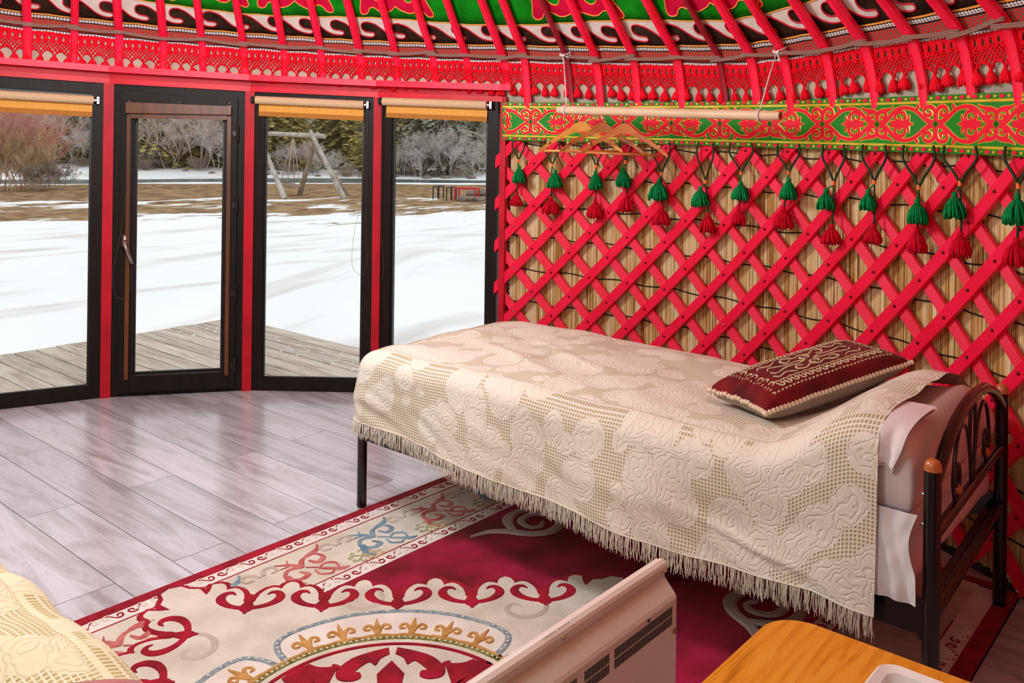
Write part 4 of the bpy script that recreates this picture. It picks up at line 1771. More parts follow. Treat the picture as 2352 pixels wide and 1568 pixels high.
# ---------------------------------------------------------------- hanging rod with clothes hangers
pull = .955
cp = Vector((0, 0, EYE))
near = lambda p: cp + (Vector(p) - cp) * pull
RA, RB = near((3.800, 2.943, 1.666)), near((3.699, 1.649, 1.620))
rd = thing('hanging_rod', 'pale wooden clothes rod hung by two white cords from the roof poles', 'clothes rod', (RA + RB) / 2)
mb = MB()
dr = (RB - RA)
mb.tube([RA, RA + dr * .012, RA + dr * .04, RA + dr * .5, RB - dr * .05, RB - dr * .012, RB], [.017, .0205, .0215, .0215, .0215, .019, .0165], 16)
finish(mb, 'rod', M['rodwood'], rd, smooth='auto')
mb = MB()
ax = dr.normalized()
mb.tube([RB - ax * .0005, RB + ax * .0015], .0160, 16)
finish(mb, 'cut_end', pm('dark_end_grain', '#8A5038', '#A06848', scale=50, rough=.8), rd)
for f_, th in ((.045, 9.1), (.925, -15.5)):
    c = RA + dr * f_
    top = cyl(th, 1.945 + dz(th), 2.888)
    mb = MB()
    for q in range(2):
        mb.tube([c + ax * (.006 * q - .003) + Matrix.Rotation(a * PI / 6, 3, ax) @ Vector((0, 0, .025)) for a in range(12)], .0032, 6, closed=True)
    mb.tube([c + Vector((0, 0, .024)), c.lerp(top, .5) + Vector((0, 0, .02)), top], .0033, 6)
    for q in range(3):
        mb.tube([top + Matrix.Rotation(R_(th), 3, 'Z') @ Vector((.027 * math.cos(a * PI / 6) + .02, .030 * math.sin(a * PI / 6), .012 * math.sin(a * PI / 6 + q) + q * .006)) for a in range(12)], .0032, 6, closed=True)
    mb.lathe(sphere_prof(.008, 6), top - Vector((.022, .022, 0)) * .5, 8)
    mb.tube(crom([top, top + Vector((-.03, -.02, -.02)), top + Vector((-.03, -.03, -.045))], 4), .0035, 5)
    finish(mb, 'white_cord', M['cotton'], rd, smooth=True)

HL = ['light varnished wooden hanger, nearest the window', 'reddish wooden hanger in the middle of the three', 'reddish wooden hanger on the right of the three']
for i, (f_, lab) in enumerate(zip((.123, .235, .345), HL)):
    c = RA + dr * f_
    hg = thing('clothes_hanger', lab, 'hanger', c, group='wooden clothes hangers')
    ang = [-.80, -.93, -.98][i]
    hx = Vector((math.cos(ang), math.sin(ang), 0))
    hy = Vector((-math.sin(ang), math.cos(ang), 0))
    tl = (.0, .02, .03)[i]
    top = c - Vector((0, 0, .062))
    P = lambda a, z, t=0: top + hx * a + hy * t + Vector((0, 0, z - a * tl))
    mb = MB()                                          # shaped shoulder: thick curved board
    S = crom([(-.205, -.135, 0), (-.19, -.120, 0), (-.15, -.088, 0), (-.10, -.058, 0), (-.06, -.032, 0), (-.03, -.006, 0), (0, .006, 0), (.03, -.006, 0), (.06, -.032, 0), (.10, -.058, 0), (.15, -.088, 0), (.19, -.120, 0), (.205, -.135, 0)], 4)
    n_ = len(S)
    for s in S:
        hgt = lerp(.023, .052, 1 - min(1, abs(s.x) / .085)) if abs(s.x) < .185 else .018
        bowv = -.03 * (s.x / .2) ** 2
        for dzv, dt in ((0, -.008), (0, .008), (-hgt, .008), (-hgt, -.008)):
            mb.v.append(P(s.x, s.y + dzv, dt + bowv))
    for a in range(n_ - 1):
        for q in range(4):
            l = (q + 1) % 4
            mb.f.append((a * 4 + q, a * 4 + l, (a + 1) * 4 + l, (a + 1) * 4 + q))
    mb.f.append((3, 2, 1, 0))
    mb.f.append(tuple((n_ - 1) * 4 + q for q in range(4)))
    wm = M['hanger'] if i == 0 else M['hanger2']
    finish(mb, 'shoulder_board', wm, hg)
    mb = MB()
    mb.tube([P(-.190, -.141, -.026), P(.190, -.141, -.026)], .0058, 8)
    finish(mb, 'trouser_bar', wm, hg, smooth=True)
    mb = MB()
    hook = [P(0, 0)] + [P(0, .036)] + [c + hx * (.0 + .0265 * math.sin(a)) - Vector((0, 0, .0265 * math.cos(a))) for a in (math.radians(q) for q in range(20, 230, 20))]
    mb.tube(crom(hook, 2), .0019, 6)
    finish(mb, 'hook', M['steel'], hg, smooth=True)
    for s in (-1, 1):
        mb = MB()
        mb.lathe(sphere_prof(.0075, 6), P(s * .165, -.098, -.034), 8)
        finish(mb, 'notch_button', pm('pale_wood_button', '#D8A868', rough=.4), hg, smooth=True)

# ================================================================== RUG
RX0, RX1, RY0, RY1 = -.42, 3.40, .645, 2.79
MC = Vector((1.505, 1.69))
rug = thing('rug', 'crimson and cream patterned rug with scrolled diamond medallion, lying under the bed', 'rug', (1.5, 1.72, 0))


def rs(u, v, h=0):
    return Vector((u, v, .0105 + h))


def rect(x0, x1, y0, y1, n=1):
    return [(x0, y0), (x1, y0), (x1, y1), (x0, y1)]


mb = MB()
b_ = [(RX0, RY0), (RX1 - .05, RY0), (RX1, RY0 + .06), (RX1, RY1), (RX0, RY1)]
mb.prism([Vector((p[0], p[1], .0005)) for p in b_], [Vector((p[0], p[1], .0105)) for p in b_])
finish(mb, 'crimson_field', M['rug_red'], rug)
mb = MB()
for q in (rect(RX0, RX1 - .02, RY1 - .045, RY1 - .0), rect(RX0, RX1 - .04, RY0, RY0 + .055), rect(RX1 - .045, RX1, RY0 + .06, RY1)):
    mb.patch(rs, q, -.009, .0015)
finish(mb, 'crimson_edge', M['rug_edge'], rug)
# lace strips and broad borders, all four sides
mb = MB()
for q in (rect(RX0, RX1 - .05, 2.685, 2.745), rect(RX0, RX1 - .33, 2.365, 2.425), rect(RX0, RX1 - .06, .70, .765), rect(RX0, RX1 - .33, 1.03, 1.09), rect(RX1 - .11, RX1 - .048, .765, 2.685), rect(RX1 - .39, RX1 - .33, 1.09, 2.365)):
    mb.patch(rs, q, -.004, .0012)
finish(mb, 'lace_strip', M['rug_white'], rug)
mb = MB()
for q in (rect(RX0, RX1 - .11, 2.432, 2.685), rect(RX1 - .33, RX1 - .11, .765, 2.432)):
    mb.patch(rs, q, -.004, .0010)
finish(mb, 'cream_border', M['rug_cream'], rug)
mb = MB()
mb.patch(rs, rect(RX0, RX1 - .33, .765, 1.03), -.004, .0010)
finish(mb, 'grey_border', M['rug_grey'], rug)
mb = MB()
for y in (2.4285, 2.685, 1.0275, .768):
    mb.stroke(rs, [(RX0 + .02, y), (RX1 - .36, y)], .007, .0008, .0018, smooth=False)
finish(mb, 'dark_outline', M['rug_edge'], rug)
# paired curls of the lace strips
for sg in (-1, 1):
    mb, mw = MB(), MB()
    fl_ = lambda u, v, h: Vector((u, v, h))
    for s in (-1, 1):
        c = [(s * .062, -sg * .022), (s * .045, -sg * .012), (s * .030, sg * .012), (s * .014, sg * .010), (s * .010, -sg * .006), (s * .022, -sg * .010), (s * .026, sg * .001)]
        mb.stroke(fl_, c, [.010, .008, .007, .006, .005], .001, .0030, n=3)
        mw.stroke(fl_, [(p[0], -p[1] - sg * .006) for p in c[1:]], [.009, .008, .006], .001, .0035, n=3)
    cme, wme = mesh_only(mb, 'crimson_curl', M['rug_edge']), mesh_only(mw, 'white_curl', M['rug_white'])
    for yc in ((2.722, 2.393) if sg < 0 else (.730, 1.060)):
        x = RX0 + .05
        while x < RX1 - .42:
            inst(cme, 'crimson_curl', rug, Matrix.Translation((x, yc, .0105)))
            inst(wme, 'white_curl', rug, Matrix.Translation((x + .078, yc, .0105)))
            x += .156


# flowers of the broad border
def flower(cx_, cy_, s, mat, name):
    mb = MB()
    F_ = [[(-.02, .01), (.02, .055), (.075, .06), (.085, .015), (.045, -.005), (.03, .025)], [(.05, .065), (.11, .085), (.13, .12)], [(-.02, .01), (-.07, .02), (-.105, -.02), (-.08, -.065), (-.035, -.055), (-.045, -.025)],
          [(-.10, -.03), (-.125, -.075), (-.115, -.12)], [(-.02, .01), (-.04, .05), (-.085, .085)], [(-.045, .055), (-.03, .085)], [(-.05, .045), (-.085, .045)],
          [(.02, -.045), (.055, -.03), (.085, -.055), (.075, -.09)], [(.0, -.05), (-.005, -.085), (.025, -.11), (.05, -.095)], [(.02, -.05), (.07, -.105), (.10, -.115)], [(-.01, -.01), (.01, -.03), (.02, -.045)]]
    W_ = [[.020, .013, .012, .02, .010], [.020, .018, .002], [.020, .013, .013, .02, .010], [.022, .018, .003], [.02, .014, .003], [.010, .003], [.010, .003], [.008, .01, .012, .006], [.007, .01, .009, .006], [.010, .022, .006], [.006, .006, .006]]
    for p, w in zip(F_, W_):
        mb.stroke(rs, [(cx_ + q[0] * s, cy_ + q[1] * s) for q in p], [x * s * 1.3 for x in w], .001, .0035, n=4)
    finish(mb, name, mat, rug)


for i in range(-5, 5):
    x = 1.909 + .322 * i
    flower(x, 2.556, .95, M['rug_pink'] if i % 2 == 0 else M['rug_blue2'], 'flower')
    if x < 2.9:
        flower(x + .1, .90, .9, M['rug_grey'], 'flower')
    for gx, gy, mt in ((x + .178, 2.475, 'rug_sage'), (x + .16, 2.452, 'rug_tan')):
        mb = MB()
        if mt == 'rug_tan':
            gx, gy, sc_ = gx + .055, gy - .002, .7
        else:
            sc_ = 1.0
        for a in range(4):
            an = PI / 4 + a * PI / 2
            ca, sa = math.cos(an), math.sin(an)
            for s in (-1, 1):
                pts = [(0, 0), (.03, .002 * s), (.05, .014 * s), (.044, .026 * s), (.034, .02 * s)]
                mb.stroke(rs, [(gx + (ca * p[0] - sa * p[1]) * sc_, gy + (sa * p[0] + ca * p[1]) * sc_ * .8) for p in pts], [.007 * sc_, .006 * sc_, .006 * sc_, .005 * sc_], .001, .0028, n=3)
        finish(mb, 'leaf_cross', M[mt], rug)
    # pale embossed curls near the outer lace
    mb = MB()
    for s in (-1, 1):
        mb.stroke(rs, [(x - .15 + .01 * s, 2.61), (x - .15 + .03 * s, 2.64), (x - .15 + .06 * s, 2.635), (x - .15 + .062 * s, 2.605), (x - .15 + .04 * s, 2.60)], [.018, .016, .014, .012], .0008, .0040, n=4)
    finish(mb, 'embossed_curl', M['rug_taupe'], rug)

# diamond medallion
DPK, P_ = .782, .237                       # centre to fleur tips, length of a scroll cell


def dia_pt(side, s, n):
    """side 0..3, s along the side, n outward from the fleur tips"""
    a = PI / 4 + side * PI / 2
    nn_ = Vector((math.cos(a), math.sin(a)))
    tt_ = Vector((nn_.y, -nn_.x))
    p = MC + nn_ * (DPK + n) + tt_ * s
    return (p.x, p.y)


CELLR = [(0, 0), (.045, -.004), (.085, -.013), (.112, -.030), (.122, -.046), (.18, -.037), (.245, -.034), (.30, -.041), (.35, -.056), (.39, -.075), (.412, -.098), (.42, -.120), (.45, -.132), (.475, -.15)]
out = []
for side in (1, 0, 3, 2):
    for k in (-2.5, -1.5, -.5, .5, 1.5, 2.5):
        half = [(p[0] * P_, p[1]) for p in CELLR]
        L_ = [(-a, b) for a, b in reversed(half)]
        if k == -2.5:
            L_ = [(0, 0)]
        if k == 2.5:
            half = half[:1]
        for a, b in L_ + half[1:]:
            out.append(dia_pt(side, k * P_ + a, b))
    # corner finial after each side
    a = side * PI / 2                     # direction of the corner that follows
    ca = Vector((math.cos(a), math.sin(a)))
    cb = Vector((-ca.y, ca.x))
    F_ = [(.985, .112), (.955, .085), (.94, .062), (.99, .068), (1.015, .045), (1.05, .035), (1.065, 0)]
    for u_, v_ in F_ + [(p[0], -p[1]) for p in reversed(F_[:-1])]:
        p = MC + ca * u_ + cb * v_
        out.append((p.x, p.y))
mb = MB()
# crimson outline slightly larger, then the cream ground
mb.stroke(rs, out + out[:1], .040, .0012, .0038, smooth=False)
finish(mb, 'crimson_outline', M['rug_edge'], rug)
mb = MB()
mb.patch(rs, out, -.002, .0042)
med = finish(mb, 'cream_medallion', M['rug_cream'], rug)
for side in range(4):
    for k in range(-2, 3):
        mb = MB()
        s0 = k * P_
        mb.stroke(rs, [dia_pt(side, s0, -.10), dia_pt(side, s0, -.130), dia_pt(side, s0, -.160)], [.040, .034, .062], .002, .0064, smooth=False)
        mb.stroke(rs, [dia_pt(side, s0, -.160), dia_pt(side, s0, -.192)], [.060, .016], .002, .0066, smooth=False)
        for s in (-1, 1):
            pts = [(.0, -.160), (.06, -.163), (.17, -.157), (.28, -.143), (.37, -.120), (.398, -.094), (.353, -.071), (.27, -.068), (.22, -.080)]
            mb.stroke(rs, [dia_pt(side, s0 + s * a * P_, b) for a, b in pts], [.020, .026, .026, .032, .040, .038, .030, .020, .007], .002, .0062, n=4)
        finish(mb, 'crimson_scroll', M['rug_edge'], rug)
# taupe scrolls in the ground of the medallion
for a in range(8):
    mb = MB()
    an = a * PI / 4 + .2
    c = MC + Vector((math.cos(an), math.sin(an))) * (.66 if a % 2 else .70)
    mb.stroke(rs, [(c.x + .022 * t * math.cos(t * 1.3 + an), c.y + .022 * t * math.sin(t * 1.3 + an)) for t in [q * .35 for q in range(1, 13)]], [.014, .024, .03, .02], .003, .0052, n=3)
    finish(mb, 'embossed_scroll', M['rug_taupe'], rug)


def pol(r, a):
    return (MC.x + r * math.cos(R_(a)), MC.y + r * math.sin(R_(a)))


# white lobes edged in blue
for q in range(4):
    a0 = q * 90
    lob = [(.440, 2), (.50, 3.5), (.545, 7), (.562, 15), (.572, 30), (.574, 45), (.572, 60), (.562, 75), (.545, 83), (.50, 86.5), (.440, 88)]
    P = [pol(r, a0 + a) for r, a in lob]
    C = crom([(p[0], p[1], 0) for p in P], 5)
    mb = MB()
    mb.patch(rs, [(p.x, p.y) for p in C] + [pol(.40, a0 + a) for a in (88, 60, 30, 2)], .002, .0050)
    finish(mb, 'white_lobe', M['rug_white'], rug)
    mb = MB()
    mb.stroke(rs, P, .021, .0045, .0072, n=5)
    b_ = finish(mb, 'blue_band', M['rug_blue'], rug)
    mb = MB()
    for p in C[2::2]:
        mb.patch(rs, [(p.x + .0045 * math.cos(t), p.y + .0045 * math.sin(t)) for t in (0, 1.57, 3.14, 4.71)], .006, .0080)
    finish(mb, 'pale_stitches', M['rug_white'], b_, kind='stuff')
    for k in range(1, 7):
        an = a0 + 12.86 * k
        mb = MB()
        for s in (-1, 1):
            pts = [(.455, 0), (.475, 1.0 * s), (.497, 2.6 * s), (.492, 4.3 * s), (.475, 4.4 * s), (.473, 3.2 * s)]
            mb.stroke(rs, [pol(r, an + a) for r, a in pts], [.020, .016, .013, .012, .011], .004, .0080, n=4)
            mb.stroke(rs, [pol(.435, an), pol(.440, an + 3 * s), pol(.437, an + 6 * s)], [.026, .012, .008], .004, .0078, n=3)
        mb.stroke(rs, [pol(.450, an), pol(.500, an), pol(.530, an)], [.022, .018, .005], .004, .0082, smooth=False)
        finish(mb, 'gold_fleur', M['rug_gold'], rug)
circ = lambda r, n=72: [pol(r, 360 * i / n) for i in range(n + 1)]
mb = MB()
mb.stroke(rs, circ(.437), .014, .004, .0074, smooth=False)
finish(mb, 'gold_ring', M['rug_gold'], rug)
mb = MB()
mb.stroke(rs, circ(.4225), .020, .0045, .0080, smooth=False)
g_ = finish(mb, 'olive_ring', M['rug_green'], rug)
mb = MB()
for i in range(150):
    p = pol(.4225, i * 2.4)
    mb.patch(rs, [(p[0] + .0045 * math.cos(t), p[1] + .0045 * math.sin(t)) for t in (0, 1.57, 3.14, 4.71)], .007, .0088)
finish(mb, 'pale_stitches', M['rug_white'], g_, kind='stuff')
mb = MB()
mb.patch(rs, circ(.413)[:-1], .003, .0065)
finish(mb, 'cream_disc', M['rug_cream'], rug)
mb = MB()
mb.stroke(rs, circ(.388), .017, .005, .0085, smooth=False)
finish(mb, 'crimson_ring', M['rug_edge'], rug)
for q in range(4):
    a0 = q * 90 + 45
    for s in (-1, 1):
        mb = MB()
        leaf = [(.366, 2), (.352, 10), (.335, 20), (.30, 30), (.262, 33), (.235, 27), (.238, 20), (.262, 19), (.27, 22), (.29, 17), (.305, 12), (.285, 9), (.315, 6), (.335, 1.5)]
        mb.patch(rs, [(p.x, p.y) for p in crom([pol(r, a0 + a * s) + (0,) for r, a in leaf], 3)], .005, .0095)
        horn = [(.375, 38), (.345, 36), (.325, 31), (.335, 29.5), (.315, 27), (.30, 31), (.27, 37), (.25, 45), (.31, 45), (.38, 45)]
        mb.patch(rs, [(p.x, p.y) for p in crom([pol(r, a0 + a * s) + (0,) for r, a in horn], 3)], .005, .0095)
        finish(mb, 'crimson_leaf', M['rug_edge'], rug)
    mb = MB()
    mb.patch(rs, [pol(.30, a0), pol(.24, a0 + 9), pol(.18, a0 + 10), pol(.14, a0), pol(.18, a0 - 10), pol(.24, a0 - 9)], .005, .0095)
    finish(mb, 'crimson_drop', M['rug_edge'], rug)

# big pale scrolls at the corners of the field
def big_scroll(pts, ws, pts2=None, ws2=None):
    mb = MB()
    mb.stroke(rs, pts, ws, .001, .006, n=6)
    if pts2:
        mb.stroke(rs, pts2, ws2, .001, .006, n=6)
    finish(mb, 'grey_scroll', M['rug_grey'], rug)


for sy in (0, 1):
    for sx in (0, 1):
        def T(p):
            x, y = p
            if sy:
                y = 2 * 1.725 - y
            if sx:
                x = 2 * MC.x - x
            return (x, y)
        big_scroll([T(p) for p in [(2.455, 2.29), (2.53, 2.27), (2.585, 2.22), (2.63, 2.14), (2.70, 2.10), (2.79, 2.12), (2.81, 2.20), (2.76, 2.255), (2.69, 2.24), (2.67, 2.185), (2.70, 2.155), (2.735, 2.17)]], [.006, .03, .045, .045, .045, .04, .038, .035, .03, .026, .02],
                   [T(p) for p in [(2.60, 2.20), (2.66, 2.285), (2.74, 2.31), (2.83, 2.27), (2.87, 2.19), (2.83, 2.06), (2.76, 1.98)]], [.03, .045, .04, .04, .035, .02, .006])

# ================================================================== BED
bed = thing('bed', 'black metal single bed with arched headboard along the lattice wall', 'bed', (2.8, 1.75, 0))
H1, H2 = Vector((2.358, .645, 0)), Vector((3.255, .683, 0))
F1, F2 = Vector((2.365, 2.812, 0)), Vector((3.24, 2.83, 0))
hbd = (H2 - H1)


def hp(x, z, o=0):
    t = (x - H1.x) / hbd.x
    return Vector((x, H1.y + hbd.y * t + o, z))


for p in (H1, H2):
    mb = MB()
    mb.lathe([(1e-4, 0), (.0205, .0), (.0205, .686), (1e-4, .688)], p + Vector((0, 0, .012)), 20)
    post = finish(mb, 'headboard_post', M['black_metal'], bed, smooth='auto')
    mb = MB()
    mb.lathe([(.0212, 0), (.0216, .006), (.020, .016), (.015, .024), (.008, .029), (1e-4, .031)], p + Vector((0, 0, .699)), 20)
    finish(mb, 'wooden_cap', M['knob'], post, smooth=True)
for p in (F1, F2):
    mb = MB()
    mb.lathe([(1e-4, 0), (.0195, .0), (.0195, .36), (1e-4, .362)], p + Vector((0, 0, .012)), 20)
    finish(mb, 'leg', M['black_metal'], bed, smooth='auto')
mb = MB()
mb.tube(crom([hp(2.358, .655), hp(2.42, .685), hp(2.52, .735), hp(2.64, .768), hp(2.80, .784), hp(2.95, .776), hp(3.08, .745), hp(3.17, .705), hp(3.255, .655)], 5), .0165, 12)
finish(mb, 'arched_rail', M['black_metal'], bed, smooth='auto')
for z, nm, r in ((.532, 'cross_rail', .0145), (.345, 'lower_rail', .0145)):
    mb = MB()
    mb.tube([hp(2.358, z), hp(3.255, z - .006)], r, 12)
    finish(mb, nm, M['black_metal'], bed, smooth='auto')
# flat end plate below, seen as a broad dark bar
mb = MB()
a_, b2_ = hp(2.36, .315), hp(3.25, .315)
mb.prism([a_ + Vector((0, .012, -.045)), b2_ + Vector((0, .012, -.045)), b2_ + Vector((0, .012, .03)), a_ + Vector((0, .012, .03))], [a_ + Vector((0, .032, -.045)), b2_ + Vector((0, .032, -.045)), b2_ + Vector((0, .032, .03)), a_ + Vector((0, .032, .03))])
finish(mb, 'end_bar', M['black_metal'], bed)
# wire ornament of the headboard
xm = 2.815
for s in (-1, 1):
    for pts in ([(0, .540), (.03, .62), (.07, .70), (.14, .735), (.20, .70), (.235, .62), (.225, .565), (.20, .540)],
                [(.01, .540), (.035, .66), (.03, .74), (.015, .778)],
                [(.20, .545), (.165, .575), (.165, .625), (.19, .64), (.21, .62), (.205, .585)]):
        mb = MB()
        mb.tube(crom([hp(xm + s * x_, z_) for x_, z_ in pts], 6), .0055, 8)
        finish(mb, 'wire_scroll', M['black_metal'], bed, smooth=True)
    mb = MB()
    mb.lathe(sphere_prof(.0145, 8), hp(xm + s * .188, .572), 12)
    finish(mb, 'wooden_bead', M['knob'], bed, smooth=True)
mb = MB()
for z in (.635, .56):
    mb.lathe(sphere_prof(.006, 6), H1 + Vector((.0, .021, z)), 8)
finish(mb, 'bolts', M['screw'], bed, smooth=True)
for X, y0, y1 in ((2.358, .66, 2.80), (3.245, .70, 2.81)):
    mb = MB()
    mb.box((X, (y0 + y1) / 2, .332), (.022, y1 - y0, .085))
    finish(mb, 'side_rail', M['black_metal'], bed)
mb = MB()
mb.box((2.80, 2.82, .332), (.86, .02, .07))
finish(mb, 'foot_rail', M['black_metal'], bed)
for i in range(9):
    mb = MB()
    mb.box((2.8, .86 + i * .225, .352), (.87, .07, .014))
    finish(mb, 'bed_slat', M['black_metal'], bed)


def soft_box(x0, x1, y0, y1, z0, z1, r, n=5, fn=None, nx=26, ny=40):
    """rounded slab: superellipse edges, optional wrinkle offset"""
    mb = MB()
    cx_, cy_, cz_ = (x0 + x1) / 2, (y0 + y1) / 2, (z0 + z1) / 2
    hx, hy, hz = (x1 - x0) / 2, (y1 - y0) / 2, (z1 - z0) / 2

    def put(a, b, c):
        q = Vector((a * hx, b * hy, c * hz))
        k = Vector((max(-hx + r, min(hx - r, q.x)), max(-hy + r, min(hy - r, q.y)), max(-hz + r, min(hz - r, q.z))))
        d_ = q - k
        if d_.length > 1e-6:
            q = k + d_.normalized() * r
        p = q + Vector((cx_, cy_, cz_))
        return fn(p, q) if fn else p
    nz = 12
    # ease sampling so that rounded rims get enough rows
    def ea(t, h):
        t = t * 2 - 1
        return math.copysign(1 - (1 - abs(t)) ** 1.6, t)
    for c in (-1, 1):
        mb.grid(lambda i, j, c=c: put(ea(i, hx), ea(j, hy), c), nx, ny)
    for b in (-1, 1):
        mb.grid(lambda i, j, b=b: put(ea(i, hx), b, j * 2 - 1), nx, nz)
    for a in (-1, 1):
        mb.grid(lambda i, j, a=a: put(a, ea(i, hy), j * 2 - 1), ny, nz)
    return mb


def wrinkle(amp, f, seed):
    def fn(p, q):
        n1 = mnoise.noise((p.x * f, p.y * f * .8, p.z * f + seed))
        n2 = mnoise.noise((p.x * f * 2.7, p.y * f * 2.1, p.z * f * 2 + seed + 5))
        return p + Vector((n1 * amp * .6, n2 * amp * .5, (n1 + .5 * n2) * amp))
    return fn


mt = thing('mattress', 'white sheeted mattress on the black metal bed', 'mattress', (2.8, 1.75, .36))
finish(soft_box(2.345, 3.235, .705, 2.80, .362, .575, .045, fn=wrinkle(.007, 6, 2)), 'mattress_body', M['sheet'], mt, smooth=True)
# loose end of the sheet hanging in front of the mattress near the head
mb = MB()


def sheet_hang(a, b):
    y = lerp(.672 + .018 * math.sin(PI * min(1, b * 1.5)), .80, a)
    z = lerp(.588, .365, b)
    f = .007 * math.sin(a * 8 + b * 2.0) * (.3 + b) + .004 * mnoise.noise((a * 6, b * 5, 2))
    return Vector((2.333 - abs(f) - .006 * math.sin(PI * b), y, z))


mb.grid(sheet_hang, 16, 20)
finish(mb, 'sheet_end', M['sheet'], mt, smooth=True)

# duvet / blanket below the bedspread
dv = thing('duvet', 'pinkish white duvet folded at the head of the bed', 'duvet', (2.8, 1.7, .58))


def pillow_rise(x, y):
    return .142 * sstep(1.13, .80, y) * (1 - .55 * sstep(2.95, 3.25, x)) * (1 - .25 * sstep(2.42, 2.32, x))


def dfn(p, q):
    w = wrinkle(.005, 5, 9)(p, q)
    f = max(0, min(1, (p.z - .575) / .037))
    w.z += f * (pillow_rise(p.x, p.y) + .018 * sstep(.78, .74, p.y) - .05 * sstep(.735, .69, p.y))
    return w


finish(soft_box(2.352, 3.215, .690, 2.77, .572, .612, .018, fn=dfn), 'duvet_body', M['duvet'], dv, smooth=True)
mb = MB()
FP = crom([(2.56, .803, 0), (2.47, .806, 0), (2.40, .800, 0), (2.352, .780, 0), (2.334, .745, 0), (2.330, .715, 0), (2.332, .685, 0)], 5)


def fold(a, b):
    """turned-down flap over the front edge"""
    q = FP[min(len(FP) - 1, int(b * (len(FP) - 1) + .5))]
    y = lerp(.692 + .040 * b * b, .80, a)
    rip = .007 * math.sin(a * 10 + 1.5) * b + .004 * mnoise.noise((a * 5, b * 6, 0))
    return Vector((q.x - rip, y, q.y + .012 * math.sin(a * 3.1 + .2) * b - .02 * (1 - a) * b * (1 - b)))


mb.grid(fold, 18, 30)
mb.grid(lambda a, b: fold(1 - a, b) + Vector((.012 * (1 - b) + .010, .003, -.012)), 18, 30)
finish(mb, 'turned_flap', M['duvet'], dv, smooth=True)

# ---------------------------------------------------------------- bedspread
HEM = [(.77, .315), (.93, .325), (1.07, .310), (1.295, .298), (1.46, .297), (1.725, .312), (1.967, .321), (2.32, .343), (2.415, .356), (2.70, .372), (2.83, .375)]


def spread_top(x, y):
    z = .664
    z += pillow_rise(x, y)
    ex = min(x - 2.32, 3.27 - x)
    z -= .026 * (1 - min(1, max(0, ex) / .20)) ** 2
    ey = 2.84 - y
    z -= .035 * (1 - min(1, max(0, ey) / .20)) ** 2
    z += .013 * mnoise.noise((x * 4.5, y * 3.2, 0)) + .007 * mnoise.noise((x * 9, y * 7, 3))
    # drawn creases near the foot and beside the cushion
    z += .010 * math.exp(-((x - 2.62 - .35 * (y - 2.2)) / .03) ** 2) * math.exp(-((y - 2.25) / .28) ** 2)
    z += .008 * math.exp(-((x - 2.80 - .5 * (y - 2.1)) / .03) ** 2) * math.exp(-((y - 2.1) / .3) ** 2)
    z -= .030 * math.exp(-((x - 2.80) / .24) ** 2 - ((y - 1.2) / .16) ** 2)
    return z


